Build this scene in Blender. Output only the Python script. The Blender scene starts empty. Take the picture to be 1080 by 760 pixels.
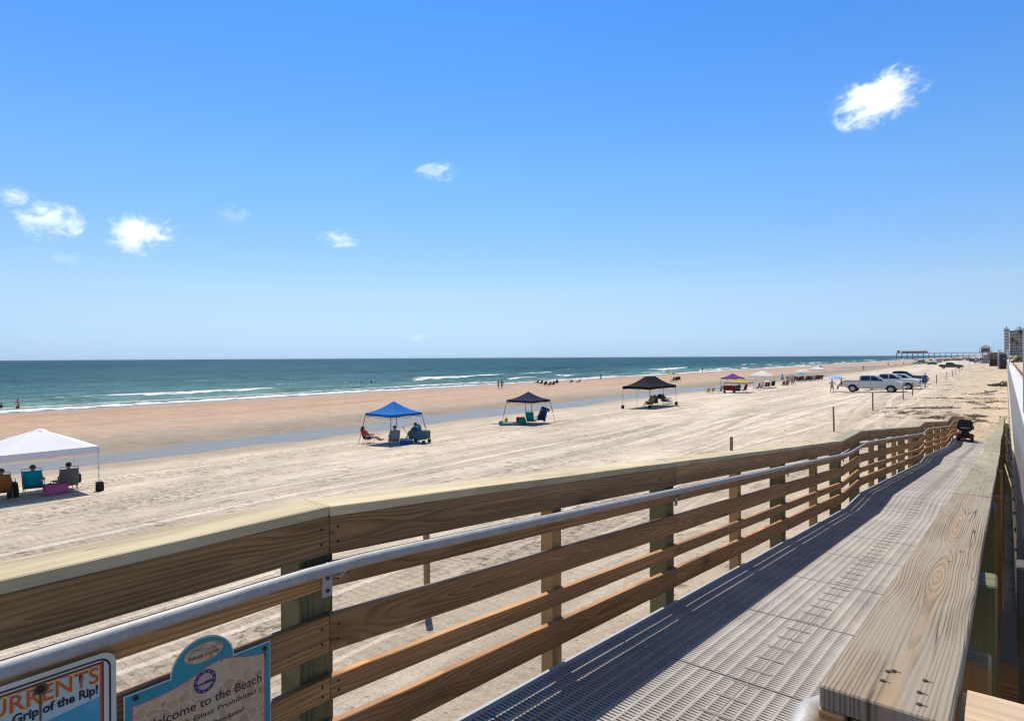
import bpy, bmesh, math, random
import numpy as np
from mathutils import Vector, Matrix, Euler
R = math.radians
random.seed(11)
RNG = np.random.default_rng(11)
sc = bpy.context.scene
COL = sc.collection

# ------------------------------------------------------------------ camera model
F, TH, CZ = 634.0, R(39.41), 4.0          # focal length in photo pixels, yaw to the sea side, eye height
CT, ST = math.cos(TH), math.sin(TH)
BT = 0.0104                               # the beach runs slightly off the ramp's direction

def su(x, y):                             # shore-normal coordinate (0 at the sea wall, negative to the sea)
    return x + BT * y

TZ = [(-600, -9.0), (-200, -4.6), (-110, -2.62), (-88, -2.0), (-70, -1.62), (-52, -1.22), (-44.5, -1.13), (-41.6, -1.27),
      (-39.5, -1.385), (-37.5, -1.375), (-35.8, -1.27), (-33, -1.17), (-25, -0.93), (-13, -0.5), (-7, -0.25), (0, 0), (6, 0.12), (400, 0.3)]
TZX = np.array([p[0] for p in TZ], float); TZY = np.array([p[1] for p in TZ], float)

def vnoise(x, y, s=0):                    # smooth value noise, numpy
    x = np.asarray(x, float); y = np.asarray(y, float)
    xi = np.floor(x); yi = np.floor(y); fx = x - xi; fy = y - yi
    fx = fx * fx * (3 - 2 * fx); fy = fy * fy * (3 - 2 * fy)
    def h(a, b):
        v = np.sin(a * 127.1 + b * 311.7 + s * 74.7) * 43758.5453
        return v - np.floor(v)
    return (h(xi, yi) * (1 - fx) + h(xi + 1, yi) * fx) * (1 - fy) + (h(xi, yi + 1) * (1 - fx) + h(xi + 1, yi + 1) * fx) * fy - 0.5

def terrain(x, y):
    u = x + BT * np.asarray(y, float)
    yy = np.asarray(y, float)
    uw = u + 3.4 * vnoise(u * 0 + 3.1, yy * 0.035, 2) + 2.2 * vnoise(u * 0.12, yy * 0.11, 5) + 1.5 * vnoise(u * 0.3, yy * 0.42, 6)
    g = np.exp(-((u + 39) / 9.0) ** 2)
    z = np.interp(u * (1 - g) + uw * g, TZX, TZY)
    z = z + 0.05 * vnoise(u * 0.3, np.asarray(y, float) * 0.12, 7) * (1 - 0.6 * g)
    z = z + 0.05 * np.exp(-((u + 43.0) / 1.6) ** 2) * (0.4 + vnoise(u * .8, yy * .5, 8))
    far = np.clip((np.asarray(y, float) - 105) / 40, 0, 1)      # the runnel fills up towards the far beach
    return z + far * 0.22 * np.exp(-((u + 38.5) / 3.2) ** 2)

def G(px, py, z=None):                    # photo pixel -> point on the sand (or at height z)
    k = py - 376.9 + 0.0053 * (px - 540)
    zz = -0.6 if z is None else z
    for _ in range(14):
        Y = F * (CZ - zz) / k
        X = (px - 540) / F * Y
        x = X * CT - Y * ST; y = X * ST + Y * CT
        if z is not None:
            break
        zz = float(terrain(x, y))
    return Vector((x, y, zz))

def D(px, py, Y):                         # photo pixel at depth Y
    X = (px - 540) / F * Y
    k = py - 376.9 + 0.0053 * (px - 540)
    return Vector((X * CT - Y * ST, X * ST + Y * CT, CZ - k * Y / F))

def depth(p):
    return p.y * CT - p.x * ST

# ------------------------------------------------------------------ node helpers
class NT:
    def __init__(s, nt):
        s.nt = nt
    def put(s, sock, v):
        if isinstance(v, bpy.types.NodeSocket):
            s.nt.links.new(v, sock)
        elif v is not None:
            if hasattr(sock, 'default_value'):
                try:
                    sock.default_value = v
                except Exception:
                    sock.default_value = (*v, 1.0) if len(v) == 3 else v
    def n(s, typ, ins=None, **attrs):
        nd = s.nt.nodes.new(typ)
        for k, v in attrs.items():
            setattr(nd, k, v)
        for k, v in (ins or {}).items():
            s.put(nd.inputs[k], v)
        return nd
    def m(s, op, a, b=None, c=None, clamp=False):
        nd = s.n('ShaderNodeMath', operation=op, use_clamp=clamp)
        for i, v in enumerate((a, b, c)):
            if v is not None:
                s.put(nd.inputs[i], v)
        return nd.outputs[0]
    def mix(s, f, a, b, mode='MIX'):
        nd = s.n('ShaderNodeMix', data_type='RGBA', blend_type=mode)
        s.put(nd.inputs[0], f); s.put(nd.inputs[6], a); s.put(nd.inputs[7], b)
        return nd.outputs[2]
    def ramp(s, f, stops, interp='LINEAR'):
        nd = s.n('ShaderNodeValToRGB')
        cr = nd.color_ramp; cr.interpolation = interp
        while len(cr.elements) < len(stops):
            cr.elements.new(0.5)
        for e, (p, c) in zip(cr.elements, stops):
            e.position = p
            e.color = (c, c, c, 1) if not hasattr(c, '__len__') else (*c[:3], 1)
        s.put(nd.inputs[0], f)
        return nd.outputs[0]
    def noise(s, vec, scale=1, detail=4, rough=0.5, dist=0, dim='3D', w=None):
        nd = s.n('ShaderNodeTexNoise', noise_dimensions=dim)
        if vec is not None: s.put(nd.inputs['Vector'], vec)
        s.put(nd.inputs['Scale'], scale); s.put(nd.inputs['Detail'], detail)
        s.put(nd.inputs['Roughness'], rough); s.put(nd.inputs['Distortion'], dist)
        return nd.outputs['Fac']
    def voro(s, vec, scale=1, feature='F1', rnd=1.0, out='Distance'):
        nd = s.n('ShaderNodeTexVoronoi', feature=feature)
        s.put(nd.inputs['Vector'], vec); s.put(nd.inputs['Scale'], scale); s.put(nd.inputs['Randomness'], rnd)
        return nd.outputs[out]
    def vec(s, x, y, z):
        nd = s.n('ShaderNodeCombineXYZ')
        for i, v in enumerate((x, y, z)):
            s.put(nd.inputs[i], v)
        return nd.outputs[0]
    def sep(s, v):
        nd = s.n('ShaderNodeSeparateXYZ', {0: v})
        return nd.outputs[0], nd.outputs[1], nd.outputs[2]
    def vm(s, op, a, b):
        nd = s.n('ShaderNodeVectorMath', operation=op)
        s.put(nd.inputs[0], a); s.put(nd.inputs[1], b)
        return nd.outputs[0]
    def sstep(s, v, a, b):                # 0 at a, 1 at b
        nd = s.n('ShaderNodeMapRange', {0: v, 1: a, 2: b, 3: 0.0, 4: 1.0}, interpolation_type='SMOOTHSTEP')
        return nd.outputs[0]
    def bump(s, h, strength=0.5, dist=0.02, normal=None):
        nd = s.n('ShaderNodeBump', {'Height': h, 'Strength': strength, 'Distance': dist})
        if normal is not None: s.put(nd.inputs['Normal'], normal)
        return nd.outputs[0]
    def pos(s):
        return s.n('ShaderNodeNewGeometry').outputs['Position']
    def obj(s):
        return s.n('ShaderNodeTexCoord').outputs['Object']
    def rnd(s):
        return s.n('ShaderNodeObjectInfo').outputs['Random']
    def out(s, col, rough=0.6, metal=0.0, normal=None, **kw):
        b = s.n('ShaderNodeBsdfPrincipled')
        s.put(b.inputs['Base Color'], col); s.put(b.inputs['Roughness'], rough); s.put(b.inputs['Metallic'], metal)
        if normal is not None: s.put(b.inputs['Normal'], normal)
        for k, v in kw.items():
            s.put(b.inputs[k.replace('_', ' ')], v)
        o = s.n('ShaderNodeOutputMaterial')
        s.nt.links.new(b.outputs[0], o.inputs[0])
        return b

def newmat(name):
    m = bpy.data.materials.new(name); m.use_nodes = True
    m.node_tree.nodes.clear()
    return m, NT(m.node_tree)

_simple = {}
def simple(name, col, rough=0.6, metal=0.0, var=0.12, scale=6.0, **kw):
    if name in _simple: return _simple[name]
    m, t = newmat(name)
    n = t.noise(t.obj(), scale, 5, 0.6)
    c = t.mix(1.0, (*col, 1), t.ramp(n, [(0.3, 1 - var), (0.7, 1 + var * 0.3)]), 'MULTIPLY')
    nr = t.bump(t.noise(t.obj(), scale * 6, 3), 0.15, 0.01)
    t.out(c, t.m('ADD', rough - 0.05, t.m('MULTIPLY', n, 0.1)), metal, nr, **kw)
    _simple[name] = m
    return m

# ------------------------------------------------------------------ mesh helpers
class MB:
    def __init__(s):
        s.v, s.f, s.mi, s.sm = [], [], [], []
    def add(s, vs, fs, mi=0, smooth=False, M=None):
        b = len(s.v)
        for p in vs:
            p = Vector(p)
            s.v.append(M @ p if M is not None else p)
        for f in fs:
            s.f.append([i + b for i in f]); s.mi.append(mi); s.sm.append(smooth)
    def box(s, c, d, rot=None, mi=0, M=None):
        hx, hy, hz = d[0] / 2, d[1] / 2, d[2] / 2
        vs = [Vector((x, y, z)) for x in (-hx, hx) for y in (-hy, hy) for z in (-hz, hz)]
        if rot is not None:
            rm = Euler(rot).to_matrix(); vs = [rm @ v for v in vs]
        vs = [v + Vector(c) for v in vs]
        s.add(vs, [(0, 1, 3, 2), (4, 6, 7, 5), (0, 4, 5, 1), (2, 3, 7, 6), (0, 2, 6, 4), (1, 5, 7, 3)], mi, False, M)
    def tube(s, pts, r, n=8, mi=0, cap=True, M=None):
        pts = [Vector(p) for p in pts]
        rs = r if hasattr(r, '__len__') else [r] * len(pts)
        vs, fs = [], []
        up = Vector((0, 0, 1))
        for i, p in enumerate(pts):
            a = pts[max(i - 1, 0)]; b = pts[min(i + 1, len(pts) - 1)]
            t = (b - a).normalized()
            ref = up if abs(t.dot(up)) < 0.95 else Vector((1, 0, 0))
            e1 = t.cross(ref).normalized(); e2 = e1.cross(t)
            for k in range(n):
                w = 2 * math.pi * k / n
                vs.append(p + (e1 * math.cos(w) + e2 * math.sin(w)) * rs[i])
        for i in range(len(pts) - 1):
            for k in range(n):
                fs.append((i * n + k, (i + 1) * n + k, (i + 1) * n + (k + 1) % n, i * n + (k + 1) % n))
        s.add(vs, fs, mi, True, M)
        if cap:
            s.add(vs[:n], [tuple(range(n))], mi, False, M)
            s.add(vs[-n:], [tuple(reversed(range(n)))], mi, False, M)
    def lathe(s, prof, n=24, mi=0, c=(0, 0, 0), axis='z', M=None):
        vs, fs = [], []
        for r, h in prof:
            for k in range(n):
                w = 2 * math.pi * k / n
                p = (r * math.cos(w), r * math.sin(w), h)
                if axis == 'y': p = (p[0], h, p[1])
                if axis == 'x': p = (h, p[0], p[1])
                vs.append(Vector(p) + Vector(c))
        for i in range(len(prof) - 1):
            for k in range(n):
                fs.append((i * n + k, i * n + (k + 1) % n, (i + 1) * n + (k + 1) % n, (i + 1) * n + k))
        s.add(vs, fs, mi, True, M)
    def ell(s, c, r, n=12, m=8, mi=0, M=None):
        prof = [(max(math.sin(math.pi * i / m), 1e-4), -math.cos(math.pi * i / m)) for i in range(m + 1)]
        b = MB(); b.lathe(prof, n)
        s.add([Vector((p.x * r[0], p.y * r[1], p.z * r[2])) + Vector(c) for p in b.v], b.f, mi, True, M)
    def prism(s, prof, y0, y1, mi=0, plane='xz', M=None):   # closed polygon swept along the third axis
        n = len(prof)
        def P(a, b, t):
            return {'xz': (a, t, b), 'yz': (t, a, b), 'xy': (a, b, t)}[plane]
        vs = [P(a, b, y0) for a, b in prof] + [P(a, b, y1) for a, b in prof]
        fs = [tuple(range(n)), tuple(reversed(range(n, 2 * n)))] + [(i, (i + 1) % n + 0, (i + 1) % n + n, i + n) for i in range(n)]
        s.add(vs, fs, mi, False, M)
    def build(s, name, mats, parent=None, bevel=0.0, smooth=None, seg=2, loc=None, fix=True):
        me = bpy.data.meshes.new(name)
        me.from_pydata([tuple(v) for v in s.v], [], s.f)
        mats = mats if isinstance(mats, (list, tuple)) else [mats]
        for m in mats: me.materials.append(m)
        me.polygons.foreach_set('material_index', s.mi)
        me.polygons.foreach_set('use_smooth', [bool(x) if smooth is None else smooth for x in s.sm])
        if fix:
            bm = bmesh.new(); bm.from_mesh(me)
            bmesh.ops.remove_doubles(bm, verts=bm.verts, dist=1e-5)
            bmesh.ops.recalc_face_normals(bm, faces=bm.faces)
            if bevel:
                es = [e for e in bm.edges if len(e.link_faces) == 2 and e.calc_face_angle(0) > 0.6]
                bmesh.ops.bevel(bm, geom=es, offset=bevel, segments=seg, affect='EDGES', clamp_overlap=True)
            bm.to_mesh(me); bm.free()
        me.update()
        o = bpy.data.objects.new(name, me); COL.objects.link(o)
        if parent is not None: o.parent = parent
        if loc is not None: o.location = loc
        return o

def thing(name, label, cat, loc=(0, 0, 0), rz=0.0, group=None, scale=None):
    o = bpy.data.objects.new(name, None); COL.objects.link(o)
    o.location = loc; o.rotation_euler = (0, 0, rz)
    o['label'] = label; o['category'] = cat
    if group: o['group'] = group
    if scale: o.scale = (scale,) * 3
    o.empty_display_size = 0.1
    return o

def tag(o, label=None, cat=None, group=None, kind=None):
    for k, v in (('label', label), ('category', cat), ('group', group), ('kind', kind)):
        if v: o[k] = v
    return o

def tint(o, m, slot=0):
    o.material_slots[slot].link = 'OBJECT'
    o.material_slots[slot].material = m

def dup(root, loc=None, rz=None, label=None, group=None, scale=None):
    r = root.copy(); COL.objects.link(r)
    if loc is not None: r.location = loc
    if rz is not None: r.rotation_euler = (0, 0, rz)
    if label: r['label'] = label
    if group: r['group'] = group
    if scale: r.scale = scale if hasattr(scale, '__len__') else (scale,) * 3
    for ch in list(root.children):
        c = ch.copy(); COL.objects.link(c); c.parent = r
        for g in list(ch.children):
            d = g.copy(); COL.objects.link(d); d.parent = c
    return r

def kids(root, stem):
    return [c for c in root.children if c.name.split('.')[0] == stem]

def eval_mesh(o, name):
    dg = bpy.context.evaluated_depsgraph_get(); dg.update()
    me = bpy.data.meshes.new_from_object(o.evaluated_get(dg), depsgraph=dg)
    me.name = name
    d = o.data
    bpy.data.objects.remove(o, do_unlink=True)
    return me
# ------------------------------------------------------------------ camera, light, sky
cam_d = bpy.data.cameras.new('camera'); cam = bpy.data.objects.new('camera', cam_d); COL.objects.link(cam)
cam_d.sensor_fit = 'HORIZONTAL'; cam_d.sensor_width = 36; cam_d.lens = 36 * F / 1080
cam_d.shift_y = -3.1 / 1080
cam_d.clip_start = 0.05; cam_d.clip_end = 120000
cam.matrix_world = Matrix.Translation((0, 0, CZ)) @ (Matrix.Rotation(TH, 4, 'Z') @ Matrix.Rotation(R(90), 4, 'X') @ Matrix.Rotation(-R(0.304), 4, 'Z'))
sc.camera = cam

SUN_EL = R(60.5)
sdir = Vector((-0.78 * math.cos(SUN_EL), 0.6258 * math.cos(SUN_EL), math.sin(SUN_EL)))
sl = bpy.data.lights.new('sun', 'SUN'); sl.energy = 5.0; sl.angle = R(0.5); sl.color = (1.0, 0.925, 0.81)
so = bpy.data.objects.new('sun', sl); COL.objects.link(so)
so.rotation_euler = sdir.to_track_quat('Z', 'Y').to_euler()

wd = bpy.data.worlds.new('World'); sc.world = wd; wd.use_nodes = True
wt = NT(wd.node_tree); wd.node_tree.nodes.clear()
sky = wt.n('ShaderNodeTexSky', sky_type='NISHITA')
sky.sun_disc = False; sky.sun_elevation = SUN_EL
sky.sun_rotation = math.atan2(sdir.x, sdir.y)
sky.altitude = 0; sky.air_density = 1.0; sky.dust_density = 0.3; sky.ozone_density = 2.0
_, _, wz = wt.sep(wt.n('ShaderNodeTexCoord').outputs['Generated'])
TINT = [(.004, (.40, .63, 1.14)), (.012, (.40, .61, 1.08)), (.027, (.44, .61, .98)), (.058, (.54, .645, .87)), (.105, (.64, .715, .81)), (.151, (.60, .74, .87)), (.283, (.50, .80, 1.0)), (.40, (.385, .75, 1.08)), (.50, (.30, .72, 1.12)), (.62, (.44, .54, .62)), (1.0, (.50, .53, .54))]
tint_ = wt.ramp(wz, [(p_, (k_[0] / 1.2, k_[1] * 1.01 / 1.2, k_[2] * (1.06 if p_ < .6 else 1.0) / 1.2)) for p_, k_ in TINT])     # deeper blue in view, no yellow rim; unseen zenith greyed to cut blue fill
skc = wt.mix(1.0, sky.outputs[0], tint_, 'MULTIPLY')
bg = wt.n('ShaderNodeBackground', {'Color': skc, 'Strength': 0.148 * 1.2})
wo = wt.n('ShaderNodeOutputWorld'); wt.nt.links.new(bg.outputs[0], wo.inputs[0])

sc.view_settings.view_transform = 'Standard'; sc.view_settings.look = 'None'
sc.view_settings.exposure = 0.0; sc.view_settings.gamma = 1.0
sc.view_settings.use_curve_mapping = False
sc.render.engine = 'CYCLES'
sc.cycles.use_denoising = True; sc.cycles.denoising_prefilter = 'ACCURATE'; sc.cycles.pixel_filter_type = 'BLACKMAN_HARRIS'; sc.cycles.filter_width = 1.2
sc.cycles.max_bounces = 10; sc.cycles.diffuse_bounces = 4; sc.cycles.glossy_bounces = 4; sc.cycles.transmission_bounces = 4; sc.cycles.volume_bounces = 8; sc.cycles.transparent_max_bounces = 12
sc.cycles.sample_clamp_indirect = 8

# ------------------------------------------------------------------ sand
def sand_mat():
    m, t = newmat('beach_sand')
    p = t.pos(); x, y, z = t.sep(p)
    u = t.m('ADD', x, t.m('MULTIPLY', y, BT))
    along = t.vec(t.m('MULTIPLY', u, 1.0), t.m('MULTIPLY', y, 0.03), 0.0)
    big = t.noise(t.vec(t.m('MULTIPLY', u, 0.10), t.m('MULTIPLY', y, 0.018), 0), 1, 4, 0.55)
    uu = t.m('ADD', u, t.m('MULTIPLY', t.m('SUBTRACT', big, 0.5), 9.0))
    f = t.n('ShaderNodeMapRange', {0: uu, 1: -100.0, 2: 10.0, 3: 0.0, 4: 1.0}).outputs[0]
    q = lambda v: (v + 100.0) / 110.0
    base = t.ramp(f, [(q(-95), (.27, .185, .125)), (q(-86), (.32, .225, .155)), (q(-80), (.43, .30, .205)), (q(-70), (.48, .335, .23)),
                      (q(-58), (.48, .345, .24)), (q(-50), (.48, .35, .25)), (q(-45.5), (.40, .315, .235)), (q(-41), (.30, .245, .185)),
                      (q(-36), (.36, .29, .22)), (q(-34), (.44, .355, .265)), (q(-31), (.63, .53, .40)), (q(-27), (.78, .672, .535)), (q(-10), (.75, .642, .505)), (q(-5), (.60, .495, .37)), (q(0), (.60, .48, .35))])
    # peach bands of damp sand on the bar
    band = t.noise(t.vec(t.m('MULTIPLY', u, 0.16), t.m('MULTIPLY', y, 0.014), 4.0), 1, 5, 0.6, 0.6)
    wet = t.sstep(u, -46.0, -54.0)
    base = t.mix(t.m('MULTIPLY', wet, t.sstep(band, 0.44, 0.66)), base, (.46, .275, .165, 1))
    # vehicle tracks: thin irregular ruts in several slightly crossing families, broken up by patches of churned sand
    dry = t.m('MULTIPLY', t.sstep(u, -33.5, -28.0), t.sstep(u, -2.0, -8.0))
    clump = t.noise(p, 3.0, 8, 0.76)
    mid_ = t.noise(p, 0.9, 5, 0.65)
    fine = t.noise(p, 26, 6, 0.78)
    def family(slope, k, seed, w0, w1, lo, hi, ys):
        wav = t.m('MULTIPLY', t.m('SUBTRACT', t.noise(t.vec(seed, t.m('MULTIPLY', y, 0.022), 9.0), 1, 2), 0.5), 6.0)
        ut = t.m('ADD', t.m('ADD', u, t.m('MULTIPLY', y, slope)), wav)
        n_ = t.noise(t.vec(t.m('MULTIPLY', ut, k), t.m('MULTIPLY', y, .006), seed), 1, 2, 0.7)
        ln = t.sstep(t.m('ABSOLUTE', t.m('SUBTRACT', n_, 0.5)), w1, w0)
        pale_ = t.m('MULTIPLY', t.sstep(n_, 0.5, 0.5 + w1 * 1.4), t.sstep(n_, 0.5 + w1 * 3.4, 0.5 + w1 * 1.8))
        pt = t.sstep(t.noise(t.vec(t.m('MULTIPLY', u, .16), t.m('MULTIPLY', y, ys), seed + 3), 1, 4, 0.62), lo, hi)
        return t.m('MULTIPLY', ln, pt), t.m('MULTIPLY', pale_, pt)
    f1, p1 = family(0.0, 1.2, 1.0, .030, .110, .36, .56, .030)
    f2, p2 = family(0.055, 0.9, 5.0, .022, .085, .42, .58, .026)
    f3, p3 = family(-0.09, 0.7, 8.0, .018, .07, .46, .58, .030)
    f4, p4 = family(0.01, 3.2, 12.0, .03, .12, .42, .60, .050)
    tread = t.m('ADD', 0.78, t.m('MULTIPLY', t.sstep(t.m('SINE', t.m('MULTIPLY', y, 31.0)), -0.3, 0.5), 0.22))
    tr2 = t.m('MULTIPLY', t.m('MAXIMUM', t.m('MAXIMUM', t.m('MULTIPLY', f1, tread), f2), t.m('MAXIMUM', t.m('MULTIPLY', f3, tread), t.m('MULTIPLY', f4, .75))), dry)
    pale = t.m('MULTIPLY', t.m('MAXIMUM', t.m('MAXIMUM', p1, p2), t.m('MAXIMUM', p3, t.m('MULTIPLY', p4, .6))), dry)
    churn = t.m('MULTIPLY', t.sstep(t.noise(t.vec(t.m('MULTIPLY', u, .22), t.m('MULTIPLY', y, .045), 21.0), 1, 5, 0.62), 0.50, 0.60), t.sstep(u, -33.5, -30.0))
    spk = t.sstep(t.noise(p, 4.6, 8, 0.78), 0.52, 0.66)
    col = t.mix(t.m('MULTIPLY', t.m('MULTIPLY', churn, spk), 0.75), base, (.29, .22, .15, 1))
    col = t.mix(t.m('MULTIPLY', t.m('MULTIPLY', tr2, t.sstep(clump, .26, .55)), 0.70), col, (.31, .24, .17, 1))
    col = t.mix(t.m('MULTIPLY', pale, 0.7), col, (.80, .70, .565, 1))
    col = t.mix(1.0, col, t.ramp(mid_, [(0.32, .88), (0.66, 1.08)]), 'MULTIPLY')
    # loose clumps and small litter
    lit = t.m('MULTIPLY', t.sstep(t.noise(p, 6.5, 5, 0.7), 0.61, 0.68), t.sstep(u, -36.0, -28.0))
    col = t.mix(t.m('MULTIPLY', lit, 0.7), col, (.25, .19, .135, 1))
    col = t.mix(1.0, col, t.ramp(t.noise(p, 0.35, 4, 0.6), [(0.3, .88), (0.7, 1.06)]), 'MULTIPLY')
    col = t.mix(1.0, col, t.ramp(fine, [(0.30, .70), (0.62, 1.10)]), 'MULTIPLY')
    col = t.mix(1.0, col, t.ramp(clump, [(0.34, .84), (0.58, 1.05)]), 'MULTIPLY')
    # brown wrack line litter near the wall
    wr = t.m('MULTIPLY', t.m('MULTIPLY', t.sstep(u, -14.0, -3.0), t.sstep(y, 38.0, 46.0)),
             t.sstep(t.noise(t.vec(t.m('MULTIPLY', x, .42), t.m('MULTIPLY', y, .15), 3.0), 1, 8, 0.80), 0.535, 0.60))
    col = t.mix(t.m('MULTIPLY', wr, 0.85), col, (.17, .115, .075, 1))
    # foot prints: dimples, mostly on the soft sand
    vd = t.voro(t.vm('ADD', t.vm('MULTIPLY', p, (1, 0.75, 1)), t.vec(0.0, 0.0, 0.0)), 2.3, 'SMOOTH_F1')
    foot = t.m('MULTIPLY', t.sstep(vd, 0.32, 0.08), t.sstep(t.noise(p, 0.55, 2), 0.42, 0.60))
    vd2 = t.voro(p, 5.5, 'F1'); foot2 = t.sstep(vd2, 0.22, 0.05)
    col = t.mix(t.m('MULTIPLY', t.m('MAXIMUM', t.m('MULTIPLY', foot, .8), t.m('MULTIPLY', foot2, .45)), t.sstep(u, -36.0, -28.0)), col, (.34, .265, .185, 1))
    h = t.m('ADD', t.m('MULTIPLY', clump, 0.9), t.m('MULTIPLY', fine, 0.12))
    h = t.m('SUBTRACT', h, t.m('MULTIPLY', foot, 0.85)); h = t.m('SUBTRACT', h, t.m('MULTIPLY', foot2, 0.22))
    h = t.m('SUBTRACT', h, t.m('MULTIPLY', tr2, 0.5)); h = t.m('ADD', h, t.m('MULTIPLY', t.m('MULTIPLY', churn, spk), 0.4))
    soft = t.m('ADD', 0.08, t.m('MULTIPLY', t.sstep(u, -37.0, -26.0), 0.92))
    nr = t.bump(t.m('MULTIPLY', h, soft), 1.0, 0.10)
    ro = t.m('SUBTRACT', 0.92, t.m('MULTIPLY', t.sstep(u, -79.0, -86.0), 0.62))
    b = t.out(col, ro, 0, nr)
    t.put(b.inputs['Specular IOR Level'], 0.25)
    return m

def grid(name, us, ys, zf, m, conv):
    U, Y = np.meshgrid(us, ys, indexing='ij')
    X = U - BT * Y if conv else U
    Z = zf(X, Y)
    n1, n2 = U.shape
    vs = np.stack([X, Y, Z], -1).reshape(-1, 3)
    idx = np.arange(n1 * n2).reshape(n1, n2)
    fs = np.stack([idx[:-1, :-1], idx[1:, :-1], idx[1:, 1:], idx[:-1, 1:]], -1).reshape(-1, 4)
    me = bpy.data.meshes.new(name)
    me.vertices.add(len(vs)); me.vertices.foreach_set('co', vs.ravel())
    me.loops.add(len(fs) * 4); me.loops.foreach_set('vertex_index', fs.ravel())
    me.polygons.add(len(fs)); me.polygons.foreach_set('loop_start', np.arange(len(fs)) * 4)
    me.polygons.foreach_set('use_smooth', np.ones(len(fs), bool))
    me.materials.append(m); me.update(); me.validate()
    o = bpy.data.objects.new(name, me); COL.objects.link(o)
    return o

def geom(a, b, n):
    return np.geomspace(a, b, n)

us = np.concatenate([-geom(600, 96, 14), np.arange(-94, -48, 1.5), np.arange(-48, -30, 0.4), np.arange(-30, 8, 0.8), 8 + geom(2, 4500, 14)])
ys = np.concatenate([-geom(200, 32, 6), np.arange(-30, 60, 0.7), np.arange(60, 220, 1.6), 220 + geom(3, 3600, 60), 4200 + geom(300, 36000, 10)])
M_SAND = sand_mat()
beach = tag(grid('beach_sand', us, ys, terrain, M_SAND, True), kind='structure')

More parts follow.
